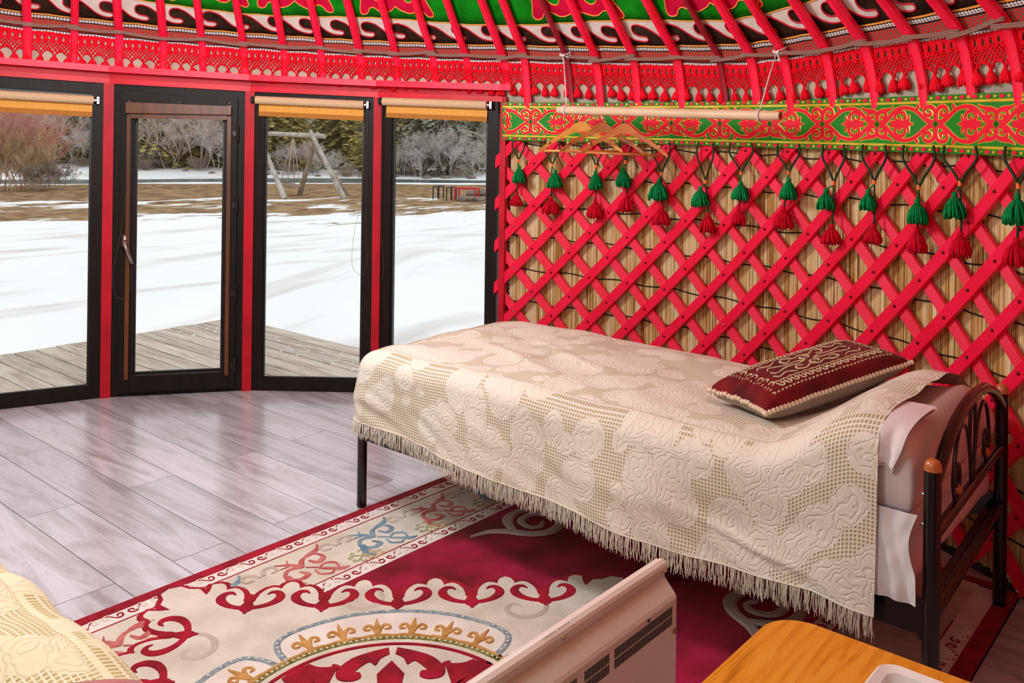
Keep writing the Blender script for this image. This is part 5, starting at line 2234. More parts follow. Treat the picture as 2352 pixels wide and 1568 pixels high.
def build_spread(name, mat, label, x_front, x_back, y_head, y_foot, hemf, topf, mirror, fringe_mat, loc, folds=1.0):
    t = thing(name, label, 'bedspread', loc)
    mb = MB()
    rc = .085
    per = []                                     # perimeter points, outward normal
    n1 = 150
    sx = -1 if not mirror else 1                # front faces -X (or +X)
    for i in range(n1):
        y = lerp(y_head, y_foot - rc, i / n1)
        per.append((Vector((x_front, y)), Vector((sx, 0))))
    for i in range(14):
        a = (PI / 2) * i / 14
        nrm = Vector((sx * math.cos(a), math.sin(a)))
        c = Vector((x_front - sx * rc, y_foot - rc))
        per.append((c + nrm * rc, nrm))
    n2 = 60
    xe = x_back
    for i in range(n2 + 1):
        x_ = lerp(x_front - sx * rc, xe, i / n2)
        per.append((Vector((x_, y_foot)), Vector((0, 1))))
    NTOP, NSK = 70, 46
    m_ = len(per)
    hems = []
    for i, (p, nrm) in enumerate(per):
        inner = Vector((x_back, min(p.y, y_foot - rc - .02 + .0001 * i)))
        if nrm.x == 0:
            f = (p.x - (x_front - sx * rc)) / (xe - (x_front - sx * rc))
            inner = Vector((lerp(x_back - sx * -.0, x_back, f), lerp(y_foot - rc, y_foot - .01, f)))
        s_acc = i * .0137
        edge_in = .085
        for j in range(NTOP + 1):
            tt = j / NTOP
            q = inner.lerp(p - nrm * edge_in, tt)
            mb.v.append(Vector((q.x, q.y, topf(q.x, q.y))))
            mb.uv.append((q.y, q.x))
        zt = topf((p - nrm * edge_in).x, (p - nrm * edge_in).y)
        zh = hemf(p, nrm)
        for j in range(1, NSK + 1):
            tt = j / NSK
            if tt < .3:
                a = tt / .3 * PI / 2
                off, zz = -edge_in + math.sin(a) * (edge_in), zt - (1 - math.cos(a)) * .075
            else:
                d_ = (tt - .3) / .7
                zz = lerp(zt - .075, zh, d_)
                off = (.006 + .010 * math.sin(s_acc * 9 + 1.0) + .012 * mnoise.noise((s_acc * 3.0, d_ * 1.2, 6)) + .008 * mnoise.noise((s_acc * 8.0 + d_ * 3, d_ * 3, 2))) * min(1, d_ * 1.8) * folds
                # crease that runs down across the side near the head
                off += folds * .010 * math.exp(-((d_ - (.78 - (s_acc - .3) * .9)) / .035) ** 2) * math.exp(-((s_acc - .34) / .22) ** 2)
            q = p + nrm * off
            drop = (zt - zz) + .02
            mb.v.append(Vector((q.x, q.y, zz)))
            mb.uv.append((p.y + nrm.y * drop, p.x + nrm.x * drop))
        hems.append((mb.v[-1].copy(), Vector((nrm.x, nrm.y, 0))))
    w = NTOP + 1 + NSK
    for i in range(m_ - 1):
        for j in range(w - 1):
            a = i * w + j
            mb.f.append((a, a + w, a + w + 1, a + 1))
    finish(mb, 'quilted_cloth', mat, t, smooth=True)
    mb = MB()
    mb.tube([h for h, _ in hems], .0022, 5)
    finish(mb, 'hem_seam', fringe_mat, t, smooth=True)
    mb = MB()
    tot = 0
    for (a, na), (b, nb) in zip(hems, hems[1:]):
        ln_ = (b - a).length
        for k in range(max(1, int(ln_ / .0021))):
            p = a.lerp(b, rnd.random())
            g = .5 + .5 * math.sin(tot * 55)
            l_ = rnd.uniform(.046, .066)
            tg = (b - a).normalized()
            q1 = p + Vector((0, 0, -l_ * .45)) + na * rnd.uniform(-.002, .006) + tg * rnd.uniform(-.004, .004)
            q2 = p + Vector((0, 0, -l_)) + na * rnd.uniform(-.004, .008) + tg * rnd.uniform(-.007, .007)
            mb.tube([p, q1, q2], [.0011, .0011, .0007], 3, cap=False)
        tot += ln_
    finish(mb, 'fringe', fringe_mat, t, kind='stuff')
    return t


build_spread('bedspread', M['spread'], 'cream fringed bedspread draped over the bed beside the lattice wall', 2.322, 3.262, .765, 2.842,
             lambda p, n_: interp(HEM, p.y) if n_.y < .9 else .375, spread_top, False, M['fringe'], (2.8, 1.8, .66))

# ---------------------------------------------------------------- cushion
cu = thing('cushion', 'burgundy velvet cushion with cream embroidery and beaded edge on the bed', 'cushion', (2.87, 1.17, .70))
CO = Vector((2.875, 1.165, .738))
ca_ = Vector((.60, -.235, .085)) * .5
cb_ = Vector((.11, .25, .0)) * .5
cn_ = ca_.cross(cb_).normalized()
if cn_.z < 0:
    cn_ = -cn_


def cush(a, b, side):
    pin = 1 - .05 * (abs(a) ** 2 * (1 - abs(b)) + abs(b) ** 2 * (1 - abs(a)))
    pin = 1.0 - .06 * ((1 - a * a) * abs(b) ** 3 * 0 + (1 - b * b) * abs(a) ** 3)
    th_ = (max(0, 1 - a ** 4) * max(0, 1 - b ** 4)) ** .42
    p = CO + ca_ * (a * pin) + cb_ * (b * (1 - .05 * (1 - a * a) * abs(b) ** 3))
    if side > 0:
        wr = .004 * math.sin(b * 16) * sstep(-.6, -.95, a) * (1 - abs(b)) + .003 * mnoise.noise((a * 4, b * 4, 1))
        return p + cn_ * (.058 * th_ + wr)
    wr = .006 * mnoise.noise((a * 3, b * 3, 7))
    return p - cn_ * (.062 * th_ + wr * th_)


mb = MB()
mb.grid(lambda i, j: cush(i * 2 - 1, j * 2 - 1, 1), 48, 36)
top_ = finish(mb, 'velvet_front', M['velvet'], cu, smooth=True)
mb = MB()
mb.grid(lambda i, j: cush(1 - i * 2, j * 2 - 1, -1), 40, 30)
finish(mb, 'satin_back', M['silk'], cu, smooth=True)
bd = MB()
bd.lathe([(1e-4, -.0075), (.006, -.006), (.0085, -.002), (.0085, .002), (.006, .006), (1e-4, .0075)], n=8)
bme = mesh_only(bd, 'bead', M['bead'], True)
edge = [(-1 + 2 * i / 400, -1) for i in range(400)] + [(1, -1 + 2 * i / 200) for i in range(200)] + [(1 - 2 * i / 400, 1) for i in range(400)] + [(-1, 1 - 2 * i / 200) for i in range(200)]
E3 = [cush(a, b, 1) for a, b in edge]
acc = 1
prev = E3[0]
for p in E3:
    acc += (p - prev).length
    if acc >= .0150:
        d_ = (p - prev).normalized() if (p - prev).length > 1e-6 else Vector((1, 0, 0))
        q = d_.to_track_quat('Z', 'Y').to_matrix().to_4x4()
        inst(bme, 'bead', cu, Matrix.Translation(p) @ q)
        acc = 0
    prev = p


def cs(u, v, h):
    return cush(u / .30, v / .148, 1) + cn_ * h


emb = MB()
for v, s in ((-.108, 1), (.108, -1)):
    for k in range(15):
        x_ = -.205 + k * .029
        emb.stroke(cs, [(x_, v + s * .024), (x_ + .006, v + s * .006), (x_ + .016, v + s * .003), (x_ + .022, v + s * .013), (x_ + .015, v + s * .019)], [.003, .0045, .005, .006, .007], .0006, .0024, n=3)
        emb.stroke(cs, [(x_ - .008, v + s * .030), (x_ + .006, v + s * .034), (x_ + .021, v + s * .028)], [.003, .006, .003], .0006, .0022, n=3)
for u_ in (-.222, .222):
    for k in range(7):
        y_ = -.085 + k * .028
        emb.stroke(cs, [(u_, y_), (u_ + .014, y_ + .008), (u_ + .010, y_ + .018), (u_ - .006, y_ + .014)], [.004, .006, .005, .004], .0006, .0024, n=3)
for s in (-1, 1):
    for t in (-1, 1):
        emb.stroke(cs, [(0, t * .055), (s * .03, t * .040), (s * .06, t * .058), (s * .085, t * .045), (s * .075, t * .025), (s * .055, t * .032)], [.006, .007, .007, .006, .005], .0006, .0026, n=4)
        emb.stroke(cs, [(s * .02, 0), (s * .05, t * .012), (s * .10, t * .010), (s * .15, t * .022), (s * .165, t * .006)], [.008, .006, .008, .005, .003], .0006, .0026, n=4)
        emb.stroke(cs, [(s * .10, t * .060), (s * .13, t * .042), (s * .165, t * .056), (s * .18, t * .040)], [.004, .007, .006, .004], .0006, .0026, n=4)
        emb.stroke(cs, [(s * .005, t * .012), (s * .018, t * .025), (s * .006, t * .038)], [.006, .008, .004], .0006, .0026, n=4)
emb2 = MB()
for k in range(32):
    x_ = -.24 + k * .0155
    for v in (-.120, .120):
        emb2.stroke(cs, [(x_ - .002, v), (x_ + .002, v)], .0055, .0006, .0026, smooth=False)
for k in range(17):
    y_ = -.116 + k * .0145
    for u_ in (-.243, .243):
        emb2.stroke(cs, [(u_ - .003, y_), (u_ + .003, y_)], .004, .0006, .0026, smooth=False)
finish(emb, 'embroidery_scrolls', M['emb'], top_)
finish(emb2, 'embroidery_dots', M['emb'], top_, kind='stuff')

# ================================================================== SECOND BED (lower left corner)
bed2 = thing('bed', 'second black metal bed at the lower left corner, mostly hidden by its bedspread', 'bed', (.3, 1.7, 0))
for p in ((-.10, .75), (.70, .75), (-.10, 2.75), (.70, 2.75)):
    mb = MB()
    mb.lathe([(1e-4, 0), (.0195, .0), (.0195, .36), (1e-4, .362)], Vector((p[0], p[1], .012)), 16)
    finish(mb, 'leg', M['black_metal'], bed2, smooth='auto')
for X in (-.10, .70):
    mb = MB()
    mb.box((X, 1.75, .325), (.022, 2.0, .07))
    finish(mb, 'side_rail', M['black_metal'], bed2)
m2 = thing('mattress', 'white mattress of the second bed under the yellowish bedspread', 'mattress', (.3, 1.7, .36))
finish(soft_box(-.12, .70, .70, 2.80, .362, .60, .05), 'mattress_body', M['sheet'], m2, smooth=True)


def top2(x, y):
    z = .655 + .012 * mnoise.noise((x * 4, y * 3, 5)) + .007 * mnoise.noise((x * 9, y * 8, 1))
    e = .745 - x
    z -= .055 * (1 - min(1, max(0, e) / .16)) ** 2
    z += .010 * math.sin((y + x * .5) * 21) * math.exp(-((x - .52) / .22) ** 2)
    return z


build_spread('bedspread', M['spread2'], 'yellowish cream bedspread on the bed in the lower left corner', .738, -.14, .74, 2.84, lambda p, n_: .33, top2, True, M['fringe'], (.3, 1.7, .65), folds=.6)

c2 = thing('cushion', 'crimson velvet cushion just showing at the lower left edge, on the yellowish bedspread', 'cushion', (.35, 1.22, .70))


def cush2(a, b, s):
    th_ = (max(0, 1 - a ** 4) * max(0, 1 - b ** 4)) ** .42
    c = Vector((.315, 1.195, .705)) + Vector((.22, -.12, 0)) * a + Vector((.11, .18, 0)) * b
    return c + Vector((0, 0, s * .045 * th_))


mb = MB()
mb.grid(lambda i, j: cush2(i * 2 - 1, j * 2 - 1, 1), 28, 28)
finish(mb, 'velvet_front', pm('crimson_velvet', '#8A0618', '#A80A20', scale=9, rough=.6, sheen=.5), c2, smooth=True)
mb = MB()
mb.grid(lambda i, j: cush2(1 - i * 2, j * 2 - 1, -1), 28, 28)
finish(mb, 'satin_back', M['silk'], c2, smooth=True)

# ================================================================== PANEL HEATER (back of it faces us)
ht_ = thing('panel_heater', 'cream enamel panel heater standing on the rug, vent slots facing us', 'heater', (1.43, 1.06, 0))
HX0, HX1 = .95, 1.868
HY = 1.112
PR = [(1.126, .495), (1.123, .502), (1.113, .504), (1.104, .499), (1.101, .492), (1.101, .478), (1.109, .470), (1.107, .462), (1.079, .433), (1.075, .425), (1.075, .10), (1.085, .09), (1.126, .09)]


def extr(prof_, x0, x1):
    mb = MB()
    n_ = len(prof_)
    for x_ in (x0, x1):
        for y_, z_ in prof_:
            mb.v.append(Vector((x_, y_, z_)))
    for k in range(n_):
        l = (k + 1) % n_
        mb.f.append((k, l, n_ + l, n_ + k))
    mb.f.append(tuple(reversed(range(n_))))
    mb.f.append(tuple(n_ + k for k in range(n_)))
    return mb


finish(extr(PR, HX0, HX1), 'casing', M['heater'], ht_)
mb = extr([(1.127, .10), (1.127, .497), (1.134, .497), (1.134, .10)], HX0 - .004, HX1 + .004)
finish(mb, 'front_panel', M['heater'], ht_)
# vent slots: two rows, recessed dark slits
sl = MB()
sl.box((0, 0, 0), (.0034, .0016, .0195))
slm = mesh_only(sl, 'vent_slot', M['dark_slot'])
for x0, n_ in ((1.845, 37), (1.586, 14), (1.47, 37)):
    for k in range(n_):
        x_ = x0 - k * .0065
        if x_ < HX0 + .03:
            continue
        for z_ in (.4015, .3785):
            inst(slm, 'vent_slot', ht_, Matrix.Translation((x_, 1.0748, z_)))
mb = MB()
mb.box((1.745, 1.0748, .4185), (.010, .002, .006))
finish(mb, 'switch_slot', M['dark_slot'], ht_)
for x_, y_, z_ in ((1.845, 1.1005, .487), (1.462, 1.1005, .487)):
    mb = MB()
    mb.lathe(sphere_prof(.0045, 6), (x_, y_, z_), 8)
    finish(mb, 'screw', pm('brass_screw', '#B0A070', rough=.3, metal=1), ht_, smooth=True)
mb = MB()
mb.lathe([(1e-4, 0), (.006, .001), (.0065, .003)], (1.858, 1.0745, .35), 10, m=Matrix.Rotation(PI / 2, 3, 'X'))
finish(mb, 'rust_spot', pm('rust', '#B07A4A', rough=.9), ht_)
for x_ in (1.08, 1.74):
    mb = MB()
    mb.box((x_, 1.07, .05), (.04, .05, .075))
    mb.box((x_, 1.07, .0205), (.05, .22, .018))
    finish(mb, 'foot', M['black'], ht_)
td = bpy.data.curves.new('print', 'FONT')
td.body = 'DO NOT COVER    НЕ НАКРЫВАТЬ'
td.size = .0052
to = bpy.data.objects.new('tmp_print', td)
COL.objects.link(to)
bpy.context.view_layer.update()
dg = bpy.context.evaluated_depsgraph_get()
tme = bpy.data.meshes.new_from_object(to.evaluated_get(dg))
bpy.data.objects.remove(to)
tme.materials.clear()
tme.materials.append(M['ink'])
inst(tme, 'printed_warning', ht_, Matrix.Translation((1.492, 1.1115, .5045)) @ Matrix.Rotation(PI, 4, 'Z') @ Matrix.Rotation(R_(-3), 4, 'X'))

# ================================================================== PINE TABLE AND PLASTIC TRAY
TZ = .60
tb = thing('pine_table', 'orange varnished pine table with rounded corner at the lower right', 'table', (1.2, .2, 0))
cor_ = []
TX1, TY1, TX0, TY0 = 1.652, .728, .62, -.30
rc = .075
for (cx_, cy_, a0) in ((TX1 - rc, TY1 - rc, 0), (TX0 + rc, TY1 - rc, 90), (TX0 + rc, TY0 + rc, 180), (TX1 - rc, TY0 + rc, 270)):
    for k in range(9):
        a = R_(a0 + k * 90 / 8)
        cor_.append((cx_ + rc * math.cos(a), cy_ + rc * math.sin(a)))
mb = MB()
o = 0
for ins, z in ((.004, TZ - .028), (0, TZ - .024), (0, TZ - .004), (.004, TZ)):
    for p in cor_:
        c = Vector(((TX0 + TX1) / 2, (TY0 + TY1) / 2))
        d_ = (Vector(p) - c)
        q = Vector(p) - d_.normalized() * ins
        mb.v.append(Vector((q.x, q.y, z)))
n_ = len(cor_)
for i in range(3):
    for k in range(n_):
        l = (k + 1) % n_
        mb.f.append((i * n_ + k, i * n_ + l, (i + 1) * n_ + l, (i + 1) * n_ + k))
mb.f.append(tuple(3 * n_ + k for k in range(n_)))
mb.f.append(tuple(reversed(range(n_))))
finish(mb, 'table_top', M['pine'], tb, smooth='auto')
for x_ in (TX0 + .09, TX1 - .11):
    for y_ in (TY0 + .09, TY1 - .11):
        mb = MB()
        mb.box((x_, y_, (TZ - .03) / 2 + .006), (.045, .045, TZ - .042))
        finish(mb, 'leg', M['pine'], tb)
for y_ in (TY0 + .09, TY1 - .11):
    mb = MB()
    mb.box(((TX0 + TX1) / 2, y_, TZ - .06), (TX1 - TX0 - .25, .02, .06))
    finish(mb, 'apron', M['pine'], tb)

tr = thing('plastic_tray', 'white plastic tray on the pine table, its corner at the bottom edge', 'tray', (1.46, .36, TZ))


def rrect(x0, x1, y0, y1, r, z):
    P = []
    for (cx_, cy_, a0) in ((x1 - r, y1 - r, 0), (x0 + r, y1 - r, 90), (x0 + r, y0 + r, 180), (x1 - r, y0 + r, 270)):
        for k in range(7):
            a = R_(a0 + k * 15)
            P.append(Vector((cx_ + r * math.cos(a), cy_ + r * math.sin(a), z)))
    return P


mb = MB()
tx0, tx1, ty0, ty1 = 1.28, 1.552, .20, .500
rings = [rrect(tx0 + .02, tx1 - .02, ty0 + .02, ty1 - .02, .02, TZ + .001), rrect(tx0 + .012, tx1 - .012, ty0 + .012, ty1 - .012, .024, TZ + .03), rrect(tx0, tx1, ty0, ty1, .03, TZ + .036), rrect(tx0 + .004, tx1 - .004, ty0 + .004, ty1 - .004, .028, TZ + .039),
         rrect(tx0 + .018, tx1 - .018, ty0 + .018, ty1 - .018, .02, TZ + .034), rrect(tx0 + .026, tx1 - .026, ty0 + .026, ty1 - .026, .016, TZ + .005)]
n_ = 28
for q in rings:
    mb.v += q
for i in range(len(rings) - 1):
    for k in range(n_):
        l = (k + 1) % n_
        mb.f.append((i * n_ + k, i * n_ + l, (i + 1) * n_ + l, (i + 1) * n_ + k))
mb.f.append(tuple(reversed(range(n_))))
mb.f.append(tuple(5 * n_ + k for k in range(n_)))
finish(mb, 'tray_shell', M['plasticbox'], tr, smooth='auto')

# ================================================================== OUTSIDE: swing, frames, trees, brush
def gz(p):
    return ground_h(p.x, p.y)


def gp(px, py, d):
    p = at_depth(px, py, d)
    return Vector((p.x, p.y, gz(p)))


sw = thing('log_swing', 'swing frame of pale weathered logs standing in the snow', 'swing', gp(720, 450, 32))
SD = 31.5
bA, bB = at_depth(560, 304, SD + 1.2), at_depth(746, 313, SD)
mb = MB()
mb.tube([bA, bB], [.085, .095], 10)
finish(mb, 'beam', M['log'], sw, smooth='auto')
for top, foot, dt, df, m_ in (((712, 300), (790, 452), SD - .1, 31.3, 'log'), ((730, 304), (687, 446), SD + .2, 32.5, 'log2'), ((719, 335), (802, 447), SD + .25, 32.3, 'log2'), ((598, 318), (654, 457), SD + .6, 30.8, 'log'), ((586, 303), (560, 450), SD + 1.3, 32.6, 'log2')):
    a, b = at_depth(*top, dt), at_depth(*foot, df)
    b.z = gz(b) - .03
    mb = MB()
    mb.tube([b, a], [.10, .07], 9)
    finish(mb, 'log_leg', M[m_], sw, smooth='auto')
hang_c = at_depth(673, 311, SD + .5)
seat_c = at_depth(662, 420, SD + .5)
seat = []
for dx, dy in ((-17, -6), (-3, 4), (14, -4), (28, 4)):
    q = at_depth(662 + dx, 424 + dy, SD + .5 + (.5 if dy < 0 else -.3))
    seat.append(q)
    mb = MB()
    mb.tube([hang_c, q], .014, 5)
    finish(mb, 'swing_rope', M['rope'], sw, smooth=True)
mb = MB()
mb.prism([p - Vector((0, 0, .03)) for p in (seat[0], seat[1], seat[3], seat[2])], [p for p in (seat[0], seat[1], seat[3], seat[2])])
finish(mb, 'swing_seat', M['log2'], sw)


def frame_obj(name, label, cat, px0, px1, py_top, py_bot, d, mat, depth, bar=.022):
    c = gp((px0 + px1) / 2, py_bot, d)
    t = thing(name, label, cat, c)
    a, b = at_depth(px0, py_top, d), at_depth(px1, py_top, d)
    a.z = b.z = (a.z + b.z) / 2
    back = fw_ * depth + rt_ * .12
    for p in (a, b, a + back, b + back):
        mb = MB()
        mb.tube([Vector((p.x, p.y, gz(p) - .02)), p], bar, 6)
        finish(mb, 'leg', mat, t, smooth='auto')
    mb = MB()
    for p, q in ((a, b), (a + back, b + back), (a, a + back), (b, b + back)):
        mb.tube([p, q], bar, 6)
    finish(mb, 'top_frame', mat, t, smooth='auto')
    return t


frame_obj('stool_frame', 'dark metal stool frame in the snow, left of the red frame', 'stool', 995, 1008, 429, 447, 31.5, M['black_metal'], .6)
frame_obj('stool_frame', 'dark metal stool frame in the snow, next to the red frame', 'stool', 1026, 1038, 431, 448, 31.0, M['black_metal'], .5)
frame_obj('bench_frame', 'low red metal bench frame in the snow', 'bench', 1045, 1091, 433, 448, 31.0, M['redtrim'], .4, .028)
for i, (px, py, s) in enumerate([(1062, 445, .30), (1078, 447, .22), (1098, 445, .26), (1106, 437, .35), (1085, 434, .3)]):
    p = gp(px, py, 31 + (2.5 if py < 440 else -.2))
    mb = MB()
    mb.lathe([(max(1e-4, s * .8 * math.sin(PI * q / 8)), -s * .45 * math.cos(PI * q / 8)) for q in range(9)], p + Vector((0, 0, s * .2)), 10)
    for v in mb.v:
        v += Vector((mnoise.noise(v * 4), mnoise.noise(v * 4 + Vector((9, 0, 0))), mnoise.noise(v * 4 + Vector((0, 9, 0))))) * s * .3
    lab = ['brown boulder below the red bench frame', 'grey boulder below the right end of the red bench frame', 'grey boulder right of the red bench frame', 'boulder farthest right, behind the red bench frame', 'boulder behind the red bench frame'][i]
    finish(mb, 'boulder', M['rock'], loc=p, smooth=True, label=lab, category='boulder', group='boulders by the red bench')


def conifer_mesh(H, R0, seed, dens=1.0):
    q = random.Random(seed)
    cr = MB()
    z = H * .06
    while z < H * .98:
        t = z / H
        rad = R0 * (1 - t) ** .8 * q.uniform(.8, 1.1)
        nb = int((8 + 5 * (1 - t)) * dens)
        for k in range(nb):
            a = 2 * PI * (k + q.random()) / nb
            L_ = rad * q.uniform(.65, 1.15)
            dirv = Vector((math.cos(a), math.sin(a), 0))
            sd = Vector((-dirv.y, dirv.x, 0))
            base = Vector((0, 0, z + q.uniform(-.1, .1)))
            tip_drop = -L_ * q.uniform(.15, .5)
            ns = 6
            for s in range(ns):
                f0, f1 = s / ns, (s + 1.25) / ns
                c0 = base + dirv * L_ * f0 + Vector((0, 0, tip_drop * f0 ** 1.3))
                c1 = base + dirv * L_ * f1 + Vector((0, 0, tip_drop * f1 ** 1.3 + .04))
                w = L_ * .115 * (1.1 - .5 * f0)
                for sg in (-1, 1):
                    o1 = sd * (sg * w * q.uniform(.8, 1.5)) + dirv * w * .8
                    dn = Vector((0, 0, -w * q.uniform(.3, .9)))
                    cr.add([c0, c0 + o1 + dn, c1, c0.lerp(c1, .5) + dn * .9], [(0, 1, 2), (0, 2, 3)])
        z += H * q.uniform(.012, .020)
    tr_ = MB()
    tr_.tube([(0, 0, -.3), (0, 0, H * .5), (0, 0, H)], [H * .016, H * .010, .01], 6)
    return cr, tr_


def bare_mesh(H, spread, seed, stems=1, depth=4, up=.6, thin=1.0):
    q = random.Random(seed)
    b = MB()

    def grow(p, d, L_, r, lev):
        pts = [p]
        dd = d.copy()
        for s in range(3):
            dd = (dd + Vector((q.gauss(0, .14), q.gauss(0, .14), q.gauss(0, .08) + .05 * up))).normalized()
            pts.append(pts[-1] + dd * (L_ / 3))
        if lev >= 3:
            b.tube([pts[0], pts[2], pts[3]], [r, r * .8, r * .6], 3, cap=False)
        else:
            b.tube(pts, [r, r * .85, r * .7, r * .55], 3, cap=False)
        if lev >= depth:
            return
        nb = q.choice((3, 4, 4, 5)) if lev else q.choice((4, 5, 6))
        for k in range(nb):
            f = q.uniform(.3, 1.0)
            i = min(2, int(f * 3))
            pp = pts[i].lerp(pts[i + 1], f * 3 - i)
            nd = (dd + Vector((q.gauss(0, spread), q.gauss(0, spread), q.gauss(.1 * up, spread * .6)))).normalized()
            grow(pp, nd, L_ * q.uniform(.5, .75), max(.005, r * .58), lev + 1)
    for s in range(stems):
        a = 2 * PI * s / max(1, stems) + q.uniform(-.3, .3)
        lean = q.uniform(.05, .55) if stems > 1 else .05
        grow(Vector((.25 * math.cos(a), .25 * math.sin(a), -.1)) * (1 if stems > 1 else 0), Vector((math.cos(a) * lean, math.sin(a) * lean, 1)).normalized(), H * q.uniform(.36, .48), H * .0075 * thin, 0)
    return b


CON = []
for s, (H_, R0) in enumerate([(10.5, 1.9), (12.5, 2.3), (9.0, 1.5), (14.0, 2.5)]):
    c_, t_ = conifer_mesh(H_, R0, 40 + s)
    CON.append((c_, t_))
con_me = []
for s, (c_, t_) in enumerate(CON):
    row = []
    for mn in ('needle1', 'needle2', 'needle3'):
        row.append((mesh_only(c_, 'crown', M[mn]), mesh_only(t_, 'trunk', M['bark'])))
    con_me.append(row)
bare_me = {}
for key, (H_, sp, stems, dp, mat, th_) in {'grey_a': (6.0, .42, 3, 5, 'twig_grey', .8), 'grey_b': (5.0, .5, 4, 5, 'twig_grey', .8), 'pink_a': (6.0, .38, 4, 5, 'twig_pink', .7), 'pink_b': (7.5, .36, 3, 5, 'twig_pink', .7), 'brush': (1.6, .6, 7, 4, 'twig_dark', .9)}.items():
    bare_me[key] = mesh_only(bare_mesh(H_, sp, sum(map(ord, key)), stems, dp, thin=th_), 'twigs', M[mat])
bare_me['red'] = mesh_only(bare_mesh(4.4, .30, 77, 14, 4, up=1.0, thin=.6), 'twigs', M['twig_red'])
bare_me['tan'] = mesh_only(bare_mesh(3.0, .34, 78, 12, 4, up=1.0, thin=.6), 'twigs', M['twig_tan'])


def view_of(px):
    return 'through the leftmost window' if px < 225 else 'through the glass door' if px < 550 else 'behind the log swing' if px < 850 else 'through the rightmost window'


CN = {}
HUE = {0: 'olive-green', 1: 'dark green', 2: 'bluish green'}
def nth(k):
    w = ORD + ['fourteenth', 'fifteenth', 'sixteenth', 'seventeenth', 'eighteenth', 'nineteenth', 'twentieth']
    return w[k] if k < len(w) else str(k + 1) + 'th'


for row, (d0, n_, off) in enumerate(((50.5, 15, 0), (55, 17, 30), (61, 19, 10))):
    for i in range(n_):
        px = -60 + off + i * 1260 / n_ + rnd.uniform(-22, 22)
        if px > 1180:
            continue
        hue = rnd.choice((0, 0, 1, 2)) if px > 300 else rnd.choice((0, 0, 1))
        if row == 0 and rnd.random() < .12:
            continue
        d = d0 + rnd.uniform(-1.2, 1.8)
        p = at_depth(px, 400, d)
        p.z = gz(p) - .1
        v = rnd.randrange(4)
        cnt_key = (row, view_of(px))
        CN[cnt_key] = CN.get(cnt_key, -1) + 1
        lab = '%s conifer %s, %s from the left in the %s row' % (HUE[hue], view_of(px), nth(CN[cnt_key]), ('front', 'middle', 'back')[row])
        t = thing('conifer', lab, 'tree', p, group='conifers across the river')
        cm_, tm_ = con_me[v][hue]
        s = rnd.uniform(.85, 1.15)
        m_ = Matrix.Translation(p) @ Matrix.Rotation(rnd.uniform(0, 6), 4, 'Z') @ Matrix.Diagonal((s, s, s * rnd.uniform(.9, 1.1), 1))
        inst(cm_, 'crown', t, m_)
        inst(tm_, 'trunk', t, m_)

BNAME = {'grey_a': ('bare_tree', 'grey leafless tree', 'tree'), 'grey_b': ('bare_tree', 'low grey leafless tree', 'tree'), 'pink_a': ('bare_tree', 'pinkish leafless tree', 'tree'), 'pink_b': ('bare_tree', 'tall pinkish leafless tree', 'tree'), 'brush': ('brush', 'dark tangle of brush', 'bush'), 'red': ('willow_bush', 'reddish willow bush', 'bush'), 'tan': ('willow_bush', 'tan willow bush', 'bush')}
BARE = [('grey_a', 112, 49, .95), ('pink_b', 172, 50, .8), ('grey_b', 190, 49, .6), ('pink_a', 392, 49, .85), ('pink_a', 462, 49, .85), ('grey_a', 500, 48.5, .6), ('grey_b', 335, 49, .4),
        ('grey_b', 655, 49.5, .42), ('pink_a', 722, 49.5, .42), ('grey_b', 760, 49, .36),
        ('grey_a', 925, 49, .42), ('grey_b', 960, 48.5, .55), ('grey_a', 1000, 49, .5), ('grey_b', 1035, 48.5, .62), ('grey_a', 1065, 49.5, .55), ('grey_b', 1095, 49, .45), ('grey_b', 905, 49, .4)]
for k in range(14):
    BARE.append(('brush', 180 + k * 68 + rnd.uniform(-18, 18), 47.8 + rnd.uniform(0, 1.4), rnd.uniform(.45, .8)))
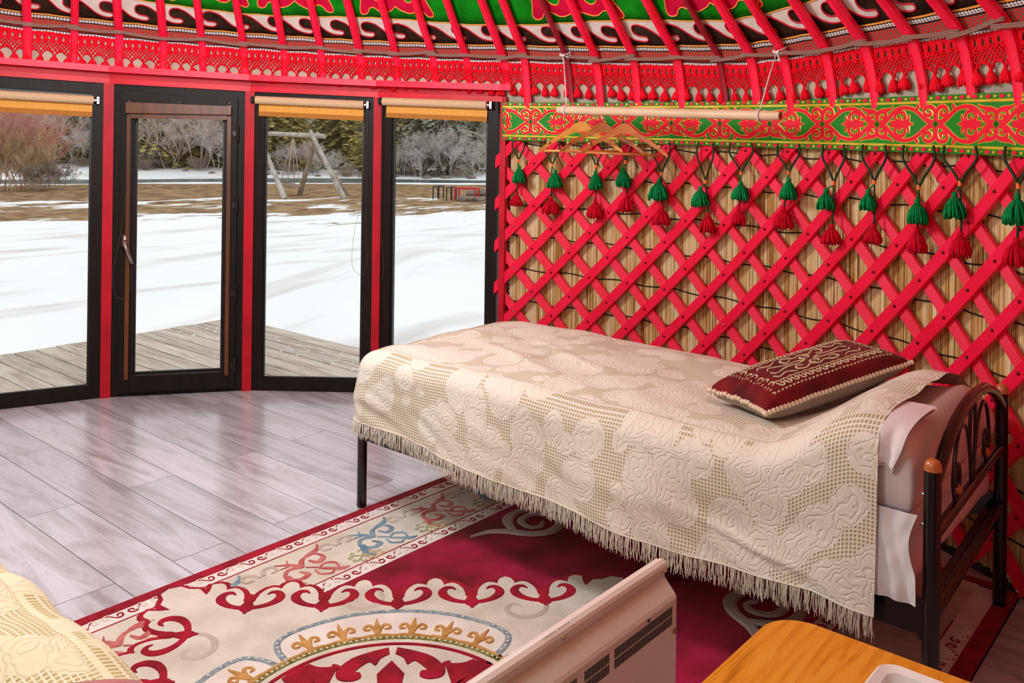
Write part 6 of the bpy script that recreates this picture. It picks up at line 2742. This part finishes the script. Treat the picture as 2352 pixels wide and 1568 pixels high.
for key, px, d, s in sorted(BARE, key=lambda t: t[1]):
    p = at_depth(px, 400, d)
    p.z = gz(p) - .05
    nm, lb, ct = BNAME[key]
    cnt_key = (lb, view_of(px))
    CN[cnt_key] = CN.get(cnt_key, -1) + 1
    t = thing(nm, '%s across the river, %s from the left %s' % (lb, nth(CN[cnt_key]), view_of(px)), ct, p, group='leafless trees and brush across the river')
    m_ = Matrix.Translation(p) @ Matrix.Rotation(rnd.uniform(0, 6), 4, 'Z') @ Matrix.Diagonal((s * 1.1, s * 1.1, s * rnd.uniform(.85, 1.1), 1))
    inst(bare_me[key], 'twigs', t, m_)
for key, px, py, d, s, lb in (('red', -5, 448, 33.5, 1.0, 'large reddish willow bush left of the red post, nearest the left edge'), ('red', 55, 447, 35, .85, 'reddish willow bush in the middle of the leftmost window'), ('tan', 20, 449, 33, .9, 'tan willow bush in front of the reddish bushes'), ('tan', 75, 449, 33.5, .7, 'low tan willow bush right of the reddish bushes'), ('brush', 125, 447, 34, .95, 'low dark brush at the right end of the willow bushes'), ('brush', 95, 448, 33.5, 1.0, 'low dark brush in front of the willow bushes')):
    p = gp(px, py, d)
    nm, _, ct = BNAME[key]
    t = thing(nm, lb, ct, p, group='bushes on the near river bank')
    inst(bare_me[key], 'twigs', t, Matrix.Translation(p) @ Matrix.Rotation(rnd.uniform(0, 6), 4, 'Z') @ Matrix.Diagonal((s, s, s, 1)))
# low snow-capped stones of the far bank
for k in range(16):
    px = 160 + k * 62 + rnd.uniform(-20, 20)
    p = gp(px, 405, 47.6 + rnd.uniform(-.4, .8))
    s = rnd.uniform(.14, .32)
    mb = MB()
    mb.lathe([(max(1e-4, s * math.sin(PI * q / 7)), -s * .5 * math.cos(PI * q / 7)) for q in range(8)], p + Vector((0, 0, s * .2)), 9)
    for v in mb.v:
        v += Vector((mnoise.noise(v * 3), mnoise.noise(v * 3 + Vector((9, 0, 0))), mnoise.noise(v * 3 + Vector((0, 9, 0))))) * s * .35
    finish(mb, 'boulder', M['rock'], loc=p, smooth=True, label='grey stone on the far river bank, %s from the left' % nth(k), category='boulder', group='stones on the far bank')

bpy.context.view_layer.update()
